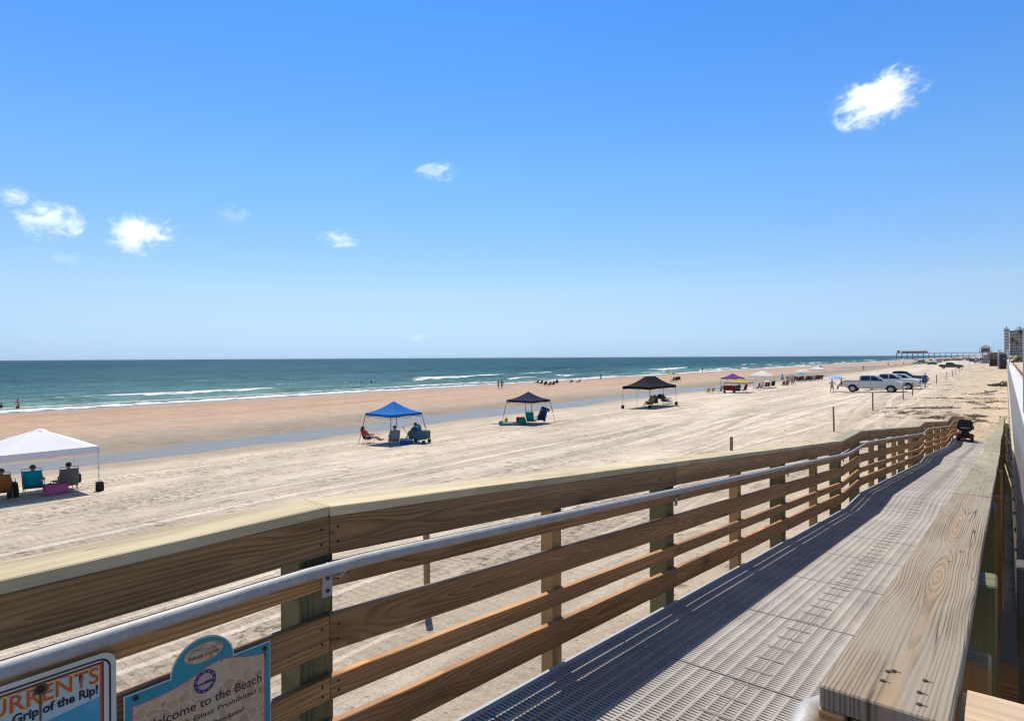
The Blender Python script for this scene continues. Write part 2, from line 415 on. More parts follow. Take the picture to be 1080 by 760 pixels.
# ------------------------------------------------------------------ sea
ZSEA = -2.0
def sea_mat():
    m, t = newmat('sea_water')
    p = t.pos(); x, y, z = t.sep(p)
    u = t.m('ADD', x, t.m('MULTIPLY', y, BT))
    o = t.m('MULTIPLY', u, -1.0)                                  # metres offshore + 88
    wob = t.m('MULTIPLY', t.m('SUBTRACT', t.noise(t.vec(0.0, t.m('MULTIPLY', y, 0.018), 0), 1, 4, 0.55), 0.5), 16.0)
    wob2 = t.m('MULTIPLY', t.m('SUBTRACT', t.noise(t.vec(5.0, t.m('MULTIPLY', y, 0.07), 0), 1, 4, 0.6), 0.5), 5.0)
    od = t.m('ADD', t.m('ADD', o, wob), wob2)
    f = t.n('ShaderNodeMapRange', {0: t.m('LOGARITHM', t.m('MAXIMUM', t.m('SUBTRACT', o, 80.0), 1.0), 10.0), 1: 0.5, 2: 4.0, 3: 0.0, 4: 1.0}).outputs[0]
    lg = lambda d: (math.log10(d) - 0.5) / 3.5
    col = t.ramp(f, [(lg(4), (.20, .19, .135)), (lg(9), (.155, .205, .165)), (lg(22), (.095, .185, .165)), (lg(50), (.042, .118, .122)),
                     (lg(120), (.016, .072, .084)), (lg(600), (.007, .050, .070)), (lg(6000), (.004, .034, .058))])
    sw = t.noise(t.vec(t.m('MULTIPLY', u, 0.055), t.m('MULTIPLY', y, 0.010), 2.0), 1, 5, 0.62, 0.5)
    col = t.mix(1.0, col, t.ramp(sw, [(0.32, .66), (0.66, 1.35)]), 'MULTIPLY')
    rough_p = t.noise(t.vec(t.m('MULTIPLY', u, 0.35), t.m('MULTIPLY', y, 0.10), 2.0), 1, 5, 0.7)
    col = t.mix(1.0, col, t.ramp(rough_p, [(0.35, .60), (0.65, 1.38)]), 'MULTIPLY')
    # foam
    tear = t.noise(t.vec(t.m('MULTIPLY', u, 0.8), t.m('MULTIPLY', y, 0.45), 0), 1, 6, 0.72)
    tear2 = t.noise(t.vec(t.m('MULTIPLY', u, 0.35), t.m('MULTIPLY', y, 0.05), 3.0), 1, 4, 0.6)
    def line(c, w0, w1, gate_s, lo, hi, seed, src=od):
        d = t.m('SUBTRACT', src, c)
        prof = t.m('MULTIPLY', t.sstep(d, -w0, 0.0), t.sstep(d, w1, 0.0))
        g = t.sstep(t.noise(t.vec(seed, t.m('MULTIPLY', y, gate_s), 0), 1, 3, 0.6), lo, hi)
        return t.m('MULTIPLY', prof, g)
    on = t.m('ADD', o, wob2)
    fo = line(89.6, 3.2, 4.6, 0.03, 0.05, 0.25, 11.0, on)
    fo = t.m('MAXIMUM', fo, line(95.0, 1.2, 3.0, 0.03, 0.36, 0.50, 17.0, on))
    fo = t.m('MAXIMUM', fo, line(98.0, 1.2, 3.0, 0.016, 0.50, 0.58, 3.0))
    fo = t.m('MAXIMUM', fo, line(106.0, 1.2, 3.4, 0.016, 0.48, 0.56, 7.0))
    fo = t.m('MAXIMUM', fo, line(124.0, 1.6, 7.0, 0.009, 0.44, 0.54, 29.0))
    fo = t.m('MAXIMUM', fo, t.m('MULTIPLY', line(141.0, 1.2, 5.0, 0.010, 0.56, 0.62, 31.0), 0.9))
    fo = t.m('MAXIMUM', fo, t.m('MULTIPLY', line(165.0, 1.0, 4.0, 0.009, 0.60, 0.66, 41.0), 0.8))
    fo = t.m('MAXIMUM', fo, line(101.0, .8, 2.2, 0.022, 0.48, 0.56, 51.0))
    fo = t.m('MAXIMUM', fo, line(112.0, 1.0, 3.2, 0.014, 0.52, 0.58, 57.0))
    fo = t.m('MAXIMUM', fo, line(132.0, 1.2, 5.0, 0.010, 0.52, 0.58, 63.0))
    foam = t.sstep(t.m('ADD', fo, t.m('MULTIPLY', t.m('SUBTRACT', tear, 0.5), 3.0)), 0.40, 0.80)
    foam = t.m('MULTIPLY', foam, t.sstep(fo, 0.02, 0.25))
    # thin old foam drifting near the shore
    lace = t.m('MULTIPLY', t.sstep(tear, 0.60, 0.72), t.m('MULTIPLY', t.sstep(o, 118.0, 92.0), t.sstep(tear2, 0.50, 0.62)))
    foam = t.m('MAXIMUM', foam, t.m('MULTIPLY', lace, 0.55))
    cap = t.m('MULTIPLY', t.sstep(t.noise(t.vec(t.m('MULTIPLY', u, 0.30), t.m('MULTIPLY', y, 0.13), 8.0), 1, 5, 0.75), 0.695, 0.74), t.sstep(o, 110.0, 170.0))
    foam = t.m('MAXIMUM', foam, t.m('MULTIPLY', cap, 0.30))
    col = t.mix(foam, col, (.80, .80, .78, 1))
    w1 = t.noise(t.vec(t.m('MULTIPLY', u, 0.9), t.m('MULTIPLY', y, 0.5), 0), 1, 6, 0.62, 0.4)
    w2 = t.noise(t.vec(t.m('MULTIPLY', u, 0.22), t.m('MULTIPLY', y, 0.07), 5.0), 1, 3, 0.5)
    h = t.m('ADD', t.m('MULTIPLY', w1, 0.5), t.m('MULTIPLY', w2, 0.9))
    h = t.m('ADD', h, t.m('MULTIPLY', foam, 0.25))
    nr = t.bump(h, 1.0, 1.3)
    fr = t.n('ShaderNodeFresnel', {'IOR': 1.33, 'Normal': nr}).outputs[0]
    fr = t.m('MULTIPLY', t.m('MINIMUM', t.m('MULTIPLY', fr, 0.5), 0.10), t.m('SUBTRACT', 1.0, foam))   # steep little waves face the viewer and keep grazing glare low
    df = t.n('ShaderNodeBsdfDiffuse', {'Color': col, 'Normal': nr}); gl = t.n('ShaderNodeBsdfGlossy', {'Roughness': 0.25, 'Normal': nr, 'Color': (.62, .86, 1, 1)})
    mx = t.n('ShaderNodeMixShader', {0: fr, 1: df.outputs[0], 2: gl.outputs[0]}); o_ = t.n('ShaderNodeOutputMaterial'); t.nt.links.new(mx.outputs[0], o_.inputs[0])
    return m

def seaz(X, Y):
    u = X + BT * Y
    o = -u - 88.0
    wob = 16.0 * vnoise(Y * 0.018, 0 * Y, 1)
    ph = (o + wob) / 15.0
    amp = 0.30 * np.clip(o / 12.0, 0, 1) * np.exp(-np.clip(o, 0, None) / 420.0)
    sw = np.sin(2 * math.pi * ph) + 0.5 * np.sin(2 * math.pi * ph * 1.7 + 1.3 + Y * 0.01)
    crest = np.sign(sw) * np.abs(sw) ** 1.0 + 0.8 * np.exp(3 * (np.sin(2 * math.pi * ph) - 1))
    return ZSEA + amp * crest * (0.55 + 0.9 * (vnoise(Y * 0.03, o * 0.05, 4) + 0.5)) * 0.8
us = -np.concatenate([np.arange(76, 250, 1.1), 250 + geom(1.5, 36000, 60)])[::-1]
ys = np.concatenate([-geom(9000, 42, 10), np.arange(-40, 420, 3.0), 420 + geom(4, 36000, 60)])
sea = tag(grid('sea', us, ys, seaz, sea_mat(), True), kind='structure')

# ------------------------------------------------------------------ shallow runnel water left by the tide
def pool_mat():
    m, t = newmat('runnel_water')
    p = t.pos()
    n = t.noise(t.vm('MULTIPLY', p, (1, 0.35, 1)), 1.6, 5, 0.6)
    rip = t.noise(t.vm('MULTIPLY', p, (1, .5, 1)), 5.0, 4, 0.6)
    u = t.m('ADD', t.sep(p)[0], t.m('MULTIPLY', t.sep(p)[1], BT))
    c = t.ramp(n, [(0.3, (.20, .187, .168)), (0.7, (.25, .235, .21))])
    st = t.noise(t.vec(t.m('MULTIPLY', u, 1.1), t.m('MULTIPLY', t.sep(p)[1], .12), 2.0), 1, 6, 0.7, 0.6)
    shoal = t.sstep(st, 0.52, 0.66)
    c = t.mix(t.m('MULTIPLY', shoal, 0.6), c, (.29, .225, .16, 1))
    b = t.out(c, t.m('ADD', 0.10, t.m('MULTIPLY', st, 0.3)), 0, t.bump(t.m('ADD', rip, t.m('MULTIPLY', st, .8)), 0.8, 0.04))
    t.put(b.inputs['IOR'], 1.33); t.put(b.inputs['Specular IOR Level'], 0.09)
    return m
M_POOL = pool_mat()
tag(grid('runnel_water', np.arange(-46, -32.4, 0.9), np.concatenate([np.arange(-30, 240, 6.0)]), lambda X, Y: 0 * X - 1.308, M_POOL, True), kind='structure')
def flat_pool(name, px, py, rx, ry, dz):
    c = G(px, py); b = MB(); n = 40
    ring = []
    for k in range(n):
        w = 2 * math.pi * k / n
        rr = 1 + 0.22 * math.sin(3 * w + px) + 0.12 * math.sin(5 * w + 1)
        xx, yy = c.x + rx * rr * math.cos(w), c.y + ry * rr * math.sin(w)
        ring.append((xx, yy, float(terrain(xx, yy)) + dz))
    b.add(ring + [(c.x, c.y, c.z + dz)], [(k, (k + 1) % n, n) for k in range(n)], 0, True)
    return tag(b.build(name, M_POOL, fix=False), kind='structure')
flat_pool('tide_pool_water', 905, 386.6, 7.0, 42, 0.05)

# ------------------------------------------------------------------ clouds: small volumes high over the sea, with an added glow
def cloud_mat(name, dens, seed):
    m, t = newmat(name)
    o = t.obj()
    x, y, z = t.sep(o)
    d = t.n('ShaderNodeVectorMath', operation='LENGTH'); t.put(d.inputs[0], o)
    w = t.noise(t.vm('ADD', t.vm('MULTIPLY', o, (1, 1, .8)), (seed, seed * 1.7, seed * .3)), 1.5, 7, 0.64, 0.9)
    w2 = t.noise(t.vm('ADD', o, (seed * 2.1, seed, 5)), 5.5, 7, 0.66, 0.8)
    r = t.m('ADD', d.outputs['Value'], t.m('MULTIPLY', t.m('SUBTRACT', w, 0.5), 4.2))
    r = t.m('ADD', r, t.m('MULTIPLY', t.m('SUBTRACT', w2, 0.5), 1.8))
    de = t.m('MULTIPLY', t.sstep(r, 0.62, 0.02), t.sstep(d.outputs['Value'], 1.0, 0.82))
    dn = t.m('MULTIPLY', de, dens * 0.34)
    v = t.n('ShaderNodeVolumePrincipled', {'Color': (.93, .95, .97, 1), 'Density': dn, 'Anisotropy': 0.1, 'Emission Strength': t.m('MULTIPLY', dn, 0.50), 'Emission Color': (1.0, 1.0, 1.0, 1)})  # scattering alone stays grey, so an added glow whitens the cloud
    out = t.n('ShaderNodeOutputMaterial'); t.nt.links.new(v.outputs[0], out.inputs['Volume'])
    return m
CL = [(931, 104, 60, 33, .046, 3.1, 'bright ragged white cloud high over the right of the sea, the largest one'),
      (461, 181, 30, 13, .026, 7.7, 'thin wispy cloud alone near the middle of the sky'),
      (358, 252, 30, 12, .040, 1.3, 'small flat white cloud low over the blue canopy'),
      (149, 247, 48, 26, .044, 9.4, 'puffy white cloud at the right end of the cluster over the left of the sea'),
      (52, 234, 42, 25, .034, 5.2, 'soft white cloud in the middle of the cluster over the left of the sea'),
      (14, 207, 26, 14, .026, 12.9, 'faint cloud at the left edge of the sky, topmost of its cluster'),
      (246, 228, 22, 13, .010, 15.5, 'barely visible veil of cloud right of the puffy left clouds'),
      (66, 274, 26, 10, .011, 21.3, 'thin trailing veil of cloud below the soft left cloud'),
      (438, 356, 24, 7, .010, 26.4, 'pale low smudge of cloud just above the horizon')]
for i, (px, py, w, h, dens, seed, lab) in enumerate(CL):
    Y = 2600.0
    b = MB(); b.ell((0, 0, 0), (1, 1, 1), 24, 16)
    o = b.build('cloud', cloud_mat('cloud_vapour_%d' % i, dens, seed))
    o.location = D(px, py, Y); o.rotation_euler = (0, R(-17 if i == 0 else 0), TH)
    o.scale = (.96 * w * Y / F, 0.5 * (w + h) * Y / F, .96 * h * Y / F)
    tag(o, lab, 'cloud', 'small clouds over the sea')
# ------------------------------------------------------------------ wood
def wood(name, light, dark, width_axis='z', freq=85.0, knots=1.0, weather=None, contrast=0.75, gloss=0.62, crack=0.0, wide=0.22, blotch=0.25, streak=None, rlo=0.25, wigs=0.022):
    m, t = newmat(name)
    o = t.obj(); rn = t.rnd()
    off = t.m('MULTIPLY', rn, 61.0)
    x, y, z = t.sep(o)
    w, th = (z, y) if width_axis == 'z' else (y, z)
    X = t.m('ADD', x, off)
    kv = t.vec(t.m('MULTIPLY', X, 1.05), t.m('MULTIPLY', w, 6.0), t.m('ADD', off, 0.0))
    kd = t.voro(kv, 1.0)
    kr = t.m('MULTIPLY', t.sstep(kd, 0.42, 0.0), knots)
    low = t.noise(t.vec(t.m('MULTIPLY', X, 0.55), off, 0), 1, 2, 0.5)
    dv = t.m('MULTIPLY', t.m('SUBTRACT', low, 0.42), wide)
    side = t.m('MULTIPLY', t.m('SUBTRACT', t.noise(t.vec(t.m('MULTIPLY', X, 0.23), off, 4.0), 1, 2), 0.5), 0.10)
    wig = t.m('MULTIPLY', t.m('SUBTRACT', t.noise(t.vec(t.m('MULTIPLY', X, 1.0), t.m('MULTIPLY', w, 5.0), off), 1, 3, 0.5), 0.5), wigs)
    ww = t.m('ADD', w, side)
    rr = t.m('SQRT', t.m('ADD', t.m('MULTIPLY', ww, ww), t.m('MULTIPLY', dv, dv)))
    rr = t.m('ADD', t.m('ADD', rr, wig), t.m('MULTIPLY', kr, 0.045))
    ph = t.m('FRACT', t.m('ADD', t.m('MULTIPLY', rr, freq), t.m('MULTIPLY', t.noise(t.vec(t.m('MULTIPLY', rr, freq * .28), off, 0.0), 1, 2, .6), 2.6)))
    ring = t.m('MULTIPLY', t.sstep(ph, rlo, 0.88), t.sstep(ph, 1.0, 0.93))
    fib = t.noise(t.vec(t.m('MULTIPLY', X, 3.0), t.m('MULTIPLY', w, 160.0), t.m('MULTIPLY', th, 160.0)), 1, 4, 0.65)
    tone = t.noise(t.vec(t.m('MULTIPLY', X, 0.8), t.m('MULTIPLY', w, 8.0), off), 1, 4, 0.6)
    f = t.m('MULTIPLY', ring, contrast)
    f = t.m('MULTIPLY', f, t.ramp(t.noise(t.vec(t.m('MULTIPLY', X, .9), t.m('MULTIPLY', w, 9.0), 13.0), 1, 3, .6), [(0.34, .45), (0.62, 1.0)]))
    col = t.mix(f, (*light, 1), (*dark, 1))
    col = t.mix(1.0, col, t.ramp(rn, [(0.0, .80), (1.0, 1.12)]), 'MULTIPLY')
    gy = t.sstep(t.noise(t.vec(t.m('MULTIPLY', X, .7), t.m('MULTIPLY', w, 6.0), t.m('ADD', off, 5.0)), 1, 5, .65), .50, .72)
    col = t.mix(t.m('MULTIPLY', gy, .22), col, t.mix(.5, (*light, 1), (.25, .23, .20, 1)))
    col = t.mix(1.0, col, t.ramp(fib, [(0.25, .80), (0.75, 1.12)]), 'MULTIPLY')
    col = t.mix(1.0, col, t.ramp(tone, [(0.3, 1 - blotch), (0.7, 1.08)]), 'MULTIPLY')
    if weather is not None:
        ws = t.sstep(t.noise(t.vec(t.m('MULTIPLY', X, 1.6), t.m('MULTIPLY', w, 10.0), 7.0), 1, 5, 0.6), 0.42, 0.62)
        col = t.mix(t.m('MULTIPLY', ws, 0.8), col, (*weather, 1))
    if streak is not None:
        sk = t.m('MULTIPLY', t.sstep(t.m('ABSOLUTE', t.m('ADD', ww, t.m('MULTIPLY', wig, 1.2))), 0.024, 0.004), t.sstep(t.noise(t.vec(t.m('MULTIPLY', x, 1.6), t.m('MULTIPLY', w, 22.0), 9.0), 1, 4, 0.65), 0.40, 0.62))
        col = t.mix(t.m('MULTIPLY', sk, 0.5), col, (*streak, 1))
    kn = t.m('MULTIPLY', t.sstep(kd, 0.10, 0.055), min(knots, 1.0))
    col = t.mix(t.m('MULTIPLY', kn, 0.85), col, tuple(0.35 * c for c in dark) + (1,))
    col = t.mix(t.m('MULTIPLY', t.m('MULTIPLY', t.sstep(kd, 0.24, 0.10), t.m('SUBTRACT', 1.0, kn)), 0.4 * min(knots, 1)), col, tuple(0.8 * c for c in dark) + (1,))
    h = t.m('SUBTRACT', t.m('MULTIPLY', fib, 0.5), t.m('MULTIPLY', ring, 0.5))
    if crack:
        cl = t.noise(t.vec(t.m('MULTIPLY', X, 0.5), t.m('MULTIPLY', t.m('ADD', w, t.m('MULTIPLY', wig, .5)), 24.0), off), 1, 2, 0.5, 0.0)
        cm = t.m('MULTIPLY', t.sstep(t.m('ABSOLUTE', t.m('SUBTRACT', cl, 0.5)), 0.008, 0.002), t.sstep(t.noise(t.vec(t.m('MULTIPLY', X, 1.9), t.m('MULTIPLY', w, 12.0), 3.0), 1, 2), 0.50, 0.58))
        cm = t.m('MULTIPLY', cm, t.sstep(t.m('ABSOLUTE', w), 0.089, 0.085))
        col = t.mix(t.m('MULTIPLY', cm, crack), col, (.035, .025, .018, 1))
        h = t.m('SUBTRACT', h, t.m('MULTIPLY', cm, 1.5))
    nr = t.bump(h, 0.55, 0.004)
    b = t.out(col, gloss, 0, nr)
    t.put(b.inputs['Specular IOR Level'], 0.35)
    return m

W_BOARD = wood('brown_treated_board', (.57, .30, .115), (.22, .095, .030), 'z', 66, 1.0, blotch=0.40)
W_CAP = wood('pale_green_cap_wood', (.68, .56, .335), (.40, .29, .14), 'y', 70, 0.0, weather=(.56, .475, .29), contrast=0.6, crack=0.9, blotch=.38)
W_CAPG = wood('green_treated_cap', (.40, .345, .21), (.24, .185, .095), 'y', 60, 0.4, weather=(.33, .30, .195), contrast=0.5, crack=0.7)
W_OLD = wood('grey_weathered_cap', (.40, .315, .22), (.115, .08, .048), 'y', 150, 0.45, wigs=.018, weather=(.31, .265, .205), contrast=0.85, rlo=0.35, crack=1.0, gloss=0.85, wide=0.30, blotch=0.45, streak=(.38, .215, .10))
W_GREEN = wood('green_treated_post', (.19, .175, .075), (.07, .07, .03), 'y', 40, 0.6)
W_TAN = wood('tan_post_wood', (.52, .32, .13), (.30, .165, .055), 'y', 70, 0.6)
W_FRESH = wood('fresh_sawn_wood', (.66, .50, .33), (.52, .35, .19), 'y', 34, 0.5, contrast=0.6, crack=0.6)
W_TAUPE = wood('dark_taupe_board', (.135, .115, .095), (.085, .07, .058), 'y', 70, 0.4)
W_STAKE = wood('beach_stake_wood', (.36, .215, .11), (.20, .11, .05), 'y', 60, 0.3)

def galv():
    m, t = newmat('galvanised_steel')
    o = t.obj()
    v = t.voro(o, 55, 'F1', out='Color')
    n = t.noise(o, 14, 5, 0.65)
    c = t.mix(1.0, t.ramp(n, [(0.3, (.36, .36, .355)), (0.7, (.50, .495, .485))]), t.ramp(t.noise(o, 160, 2), [(0.3, .86), (0.7, 1.05)]), 'MULTIPLY')
    sp = t.sstep(t.noise(o, 210, 2), 0.67, 0.72)
    c = t.mix(t.m('MULTIPLY', sp, 0.6), c, (.22, .20, .18, 1))
    t.out(c, t.m('ADD', 0.55, t.m('MULTIPLY', n, 0.18)), 0.3, t.bump(n, 0.1, 0.01))
    return m
GALV = galv()
RUST = simple('rusty_screw', (.05, .03, .02), 0.9, 0.0)
STEEL = simple('dark_steel', (.08, .08, .085), 0.5, 0.6)

# ------------------------------------------------------------------ ramp profile (y, z of the walking surface)
RP = [(-3.0, 2.394), (1.30, 2.394), (10.45, 1.632), (11.97, 1.632), (21.11, 0.870), (22.63, 0.870), (31.77, 0.108), (34.80, 0.108), (43.9, -0.652), (45.4, -0.652)]
RPY = [p[0] for p in RP]; RPZ = [p[1] for p in RP]
dz = lambda y: float(np.interp(y, RPY, RPZ))
SEG = [(-1.75, 1.30)]
for (y0, _), (y1, _) in zip(RP[1:-1], RP[2:]):
    n = max(1, round((y1 - y0) / 3.05))
    SEG += [(y0 + (y1 - y0) * i / n, y0 + (y1 - y0) * (i + 1) / n) for i in range(n)]

def deck_mat():
    m, t = newmat('grey_plastic_grating')
    o = t.obj()
    n = t.noise(o, 2.5, 5, 0.6); n2 = t.noise(o, 60, 3, 0.6)
    x, y, z = t.sep(o)
    pan = t.noise(t.vec(t.m('FLOOR', t.m('MULTIPLY', y, 0.82)), t.m('FLOOR', t.m('MULTIPLY', x, 1.1)), 0), 7.3, 0)
    c = t.ramp(n, [(0.3, (.365, .345, .325)), (0.72, (.48, .455, .43))])
    c = t.mix(1.0, c, t.ramp(n2, [(0.3, .86), (0.7, 1.06)]), 'MULTIPLY')
    c = t.mix(1.0, c, t.ramp(pan, [(0.3, .90), (0.7, 1.06)]), 'MULTIPLY')
    sand = t.m('MULTIPLY', t.sstep(t.noise(o, 1.1, 6, 0.7), 0.52, 0.75), 0.5)
    c = t.mix(sand, c, (.47, .42, .35, 1))
    b = t.out(c, 0.75, 0, t.bump(n2, 0.35, 0.004)); t.put(b.inputs['Specular IOR Level'], 0.05)
    return m

def build_deck():
    x0, x1 = -1.932, -0.257
    per = (x1 - x0) / 12
    cols = [x0]; kindc = []
    for k in range(12):
        for w, kd in ((0.13, 's'), (0.395, 'h'), (0.08, 'b'), (0.395, 'g')):
            cols.append(cols[-1] + per * w); kindc.append(kd)
    cols = np.array(cols)
    # the centre seam: a narrow open joint
    pitch = 0.028; ya, yb = -2.2, 34.80
    n = int((yb - ya) / pitch)
    rows = [ya]; kr = []
    for i in range(n):
        rows += [rows[-1] + pitch * 0.50, ya + pitch * (i + 1)]; kr += ['s', 'h']
    rows = np.array(rows); nr, nc = len(rows), len(cols)
    Z = np.interp(rows, RPY, RPZ)
    RR = np.repeat(rows, nc); CC = np.tile(cols, nr); ZZ = np.repeat(Z, nc)
    V = np.stack([CC, RR, ZZ], -1)
    kc = np.array([c != 's' and c != 'b' for c in kindc]); krr = np.array([c == 'h' for c in kr])
    hole = krr[:, None] & kc[None, :]
    # whole rows missing at the panel ends
    for i in range(len(kr)):
        if i // 2 % 44 == 21 and kr[i] == 'h':
            hole[i, :] = True; hole[i, 0] = False; hole[i, -1] = False
    half = nc // 2
    ii, jj = np.nonzero(~hole)
    q = lambda i, j: i * nc + j
    faces = np.stack([q(ii, jj), q(ii, jj + 1), q(ii + 1, jj + 1), q(ii + 1, jj)], -1)
    vs = [V]; fs = [faces]; base = len(V)
    hi, hj = np.nonzero(hole & (rows[:-1] < 40.0)[:, None])
    m_ = len(hi)                                                      # undercut sides of every slot
    zt0 = np.interp(rows[hi], RPY, RPZ); zt1 = np.interp(rows[hi + 1], RPY, RPZ)
    x0_, x1_ = cols[hj], cols[hj + 1]; y0_, y1_ = rows[hi], rows[hi + 1]
    low = np.stack([np.stack([x0_ - .002, y0_ - .005, zt0 - .010], -1), np.stack([x1_ + .002, y0_ - .005, zt0 - .010], -1),
                    np.stack([x1_ + .002, y1_, zt1 - .007], -1), np.stack([x0_ - .002, y1_, zt1 - .007], -1)], 1).reshape(-1, 3)
    vs.append(low)
    T = [q(hi, hj), q(hi, hj + 1), q(hi + 1, hj + 1), q(hi + 1, hj)]
    Lw = [base + 4 * np.arange(m_) + k for k in range(4)]
    for k in range(4):
        fs.append(np.stack([T[k], T[(k + 1) % 4], Lw[(k + 1) % 4], Lw[k]], -1))
    vs = np.concatenate(vs); fs = np.concatenate(fs)
    used = np.unique(fs); remap = -np.ones(len(vs), int); remap[used] = np.arange(len(used))
    vs = vs[used]; fs = remap[fs]
    me = bpy.data.meshes.new('boardwalk')
    me.vertices.add(len(vs)); me.vertices.foreach_set('co', vs.ravel())
    me.loops.add(len(fs) * 4); me.loops.foreach_set('vertex_index', fs.ravel())
    me.polygons.add(len(fs)); me.polygons.foreach_set('loop_start', np.arange(len(fs)) * 4)
    me.materials.append(deck_mat()); me.update(); me.validate()
    o = bpy.data.objects.new('boardwalk', me); COL.objects.link(o)
    tag(o, kind='structure')
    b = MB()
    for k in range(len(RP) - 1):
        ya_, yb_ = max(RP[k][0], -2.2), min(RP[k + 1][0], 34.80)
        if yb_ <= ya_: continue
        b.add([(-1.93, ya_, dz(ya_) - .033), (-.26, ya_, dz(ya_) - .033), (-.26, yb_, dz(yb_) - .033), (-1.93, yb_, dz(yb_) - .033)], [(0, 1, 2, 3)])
    b.build('slot_shade_sheet', simple('slot_shade_dark', (.03, .028, .026), .9), o, fix=False)  # added dark sheet, stands in for the shade inside the slots
    dark = simple('dark_seam_plate', (.23, .215, .20), 0.8)
    for y0 in np.arange(0.35, 32, 0.215):
        pass
    b = MB()
    for yy in np.arange(0.30, 34.5, 0.215):
        b.box((-1.095, yy, dz(yy) + 0.0015), (0.15, 0.022, 0.003), (math.atan2(dz(yy + .05) - dz(yy - .05), .1), 0, 0))
    for k in range(len(RP) - 1):
        ya_, yb_ = RP[k][0], min(RP[k + 1][0], 34.80)
        if ya_ >= 33.2: break
        b.add([(-1.098, ya_, dz(ya_) + .002), (-1.092, ya_, dz(ya_) + .002), (-1.092, yb_, dz(yb_) + .002), (-1.098, yb_, dz(yb_) + .002)], [(0, 1, 2, 3)])
    b.build('seam_strip', dark, o, fix=False)
    jm = W_GREEN
    for xx in (-1.90, -1.095, -0.29):
        b = MB()
        for k in range(len(RP) - 1):
            ya_, yb_ = max(RP[k][0], -2.2), min(RP[k + 1][0], 34.80)
            if yb_ <= ya_: continue
            za, zb = dz(ya_), dz(yb_)
            b.add([(xx + s * .019, yy, zz + d) for yy, zz in ((ya_, za), (yb_, zb)) for s in (-1, 1) for d in (-.034, -.27)],
                  [(0, 2, 3, 1), (4, 5, 7, 6), (0, 4, 6, 2), (1, 3, 7, 5), (0, 1, 5, 4), (2, 6, 7, 3)])
        b.build('joist', jm, o)
    for xx in (-1.946, -0.243):                                       # grey edge trim along both sides
        b = MB()
        for k in range(len(RP) - 1):
            ya_, yb_ = max(RP[k][0], -2.2), min(RP[k + 1][0], 34.80)
            if yb_ <= ya_: continue
            za, zb = dz(ya_), dz(yb_)
            b.add([(xx + s * .013, yy, zz + d) for yy, zz in ((ya_, za), (yb_, zb)) for s in (-1, 1) for d in (.002, -.10)],
                  [(0, 2, 3, 1), (4, 5, 7, 6), (0, 4, 6, 2), (1, 3, 7, 5), (0, 1, 5, 4), (2, 6, 7, 3)])
        b.build('edge_trim', simple('grey_edge_trim', (.42, .42, .42), 0.5), o)
    return o
deck = build_deck()

def board(name, m, root, xc, y0, y1, zoff, tx, tz, gap=0.0012):
    """a board along the ramp between y0 and y1; zoff: top edge above the walking surface"""
    za, zb = dz(y0 + 1e-4), dz(y1 - 1e-4)
    L = math.hypot(y1 - y0, zb - za); ang = math.atan2(zb - za, y1 - y0)
    b = MB(); nx = max(2, int(L / 0.25))
    hx = L / 2 - gap
    xs = [-hx + 2 * hx * i / nx for i in range(nx + 1)]
    hy, hz = tx / 2, tz / 2
    vs = []
    for i, xx in enumerate(xs):
        wy = 0.0012 * math.sin(xx * 3 + y0); wz = 0.0012 * math.sin(xx * 4.1 + zoff * 9 + y0)
        sh = xx * 0
        for yy, zz in ((-hy, -hz), (hy, -hz), (hy, hz), (-hy, hz)):
            vs.append((xx + sh + (zz * math.tan(ang)), yy + wy, zz + wz))
    fs = [(0, 3, 2, 1), tuple(nx * 4 + k for k in range(4))]
    for i in range(nx):
        for k in range(4):
            fs.append((i * 4 + k, i * 4 + (k + 1) % 4, (i + 1) * 4 + (k + 1) % 4, (i + 1) * 4 + k))
    b.add(vs, fs)
    o = b.build(name, m, root, bevel=0.003, seg=1)
    zc = (za + zb) / 2 + zoff - tz / 2 / math.cos(ang)
    o.location = (xc, (y0 + y1) / 2, zc)
    o.rotation_euler = (Euler((ang, 0, 0)).to_matrix() @ Euler((0, 0, R(90))).to_matrix()).to_euler()
    return o

def post(name, m, root, xc, y, zb, zt, s):
    b = MB(); h = zt - zb
    # local x runs up the post so that the grain does too
    b.box((0, 0, 0), (h, s, s))
    o = b.build(name, m, root, bevel=0.006, seg=1)
    o.location = (xc, y, (zb + zt) / 2); o.rotation_euler = (0, R(-90), 0)
    return o

def pipe_path(x, zo, y0, y1, step=0.22):
    ys_ = np.arange(y0, y1, step)
    k = np.array([-2, -1, 0, 1, 2]) * 0.11
    return [(x, float(yy), float(np.mean([dz(yy + q) for q in k])) + zo) for yy in ys_]

# ------------------------------------------------------------------ left railing (sea side)
LX = -1.953
rail = thing('wooden_railing', 'long brown timber railing with steel handrail on the sea side of the ramp', 'railing', (0, 0, 0))
ROWS = [(1.017, 0.140), (0.842, 0.089), (0.649, 0.138), (0.420, 0.086), (0.244, 0.140)]
for si, (y0, y1) in enumerate(SEG):
    c = board('cap_board', W_CAP if y0 < 9 else W_CAPG, rail, LX - 0.092, y0, y1, 1.055, 0.184, 0.038, gap=.0026)
    for zt, hgt in ROWS:
        board('rail_board', W_BOARD, rail, LX - 0.0165, y0, y1, zt, 0.033, hgt)
for yj in sorted({s[1] for s in SEG} | {-1.7}):
    gz = float(terrain(LX - .1, yj))
    post('square_post', W_GREEN, rail, LX - 0.038 - 0.071, yj - 0.03, gz - 0.3, dz(yj) + 1.014 - 0.004, 0.14)
for (y0, y1) in SEG:
    if y1 - y0 > 2:
        ym = (y0 + y1) / 2
        post('thin_post', W_TAN, rail, LX - 0.038 - 0.046, ym, float(terrain(LX, ym)) - 0.2, dz(ym) + 1.010, 0.089)
b = MB(); b.tube(pipe_path(LX + 0.072, 0.857, -1.7, 43.0), 0.024, 14)
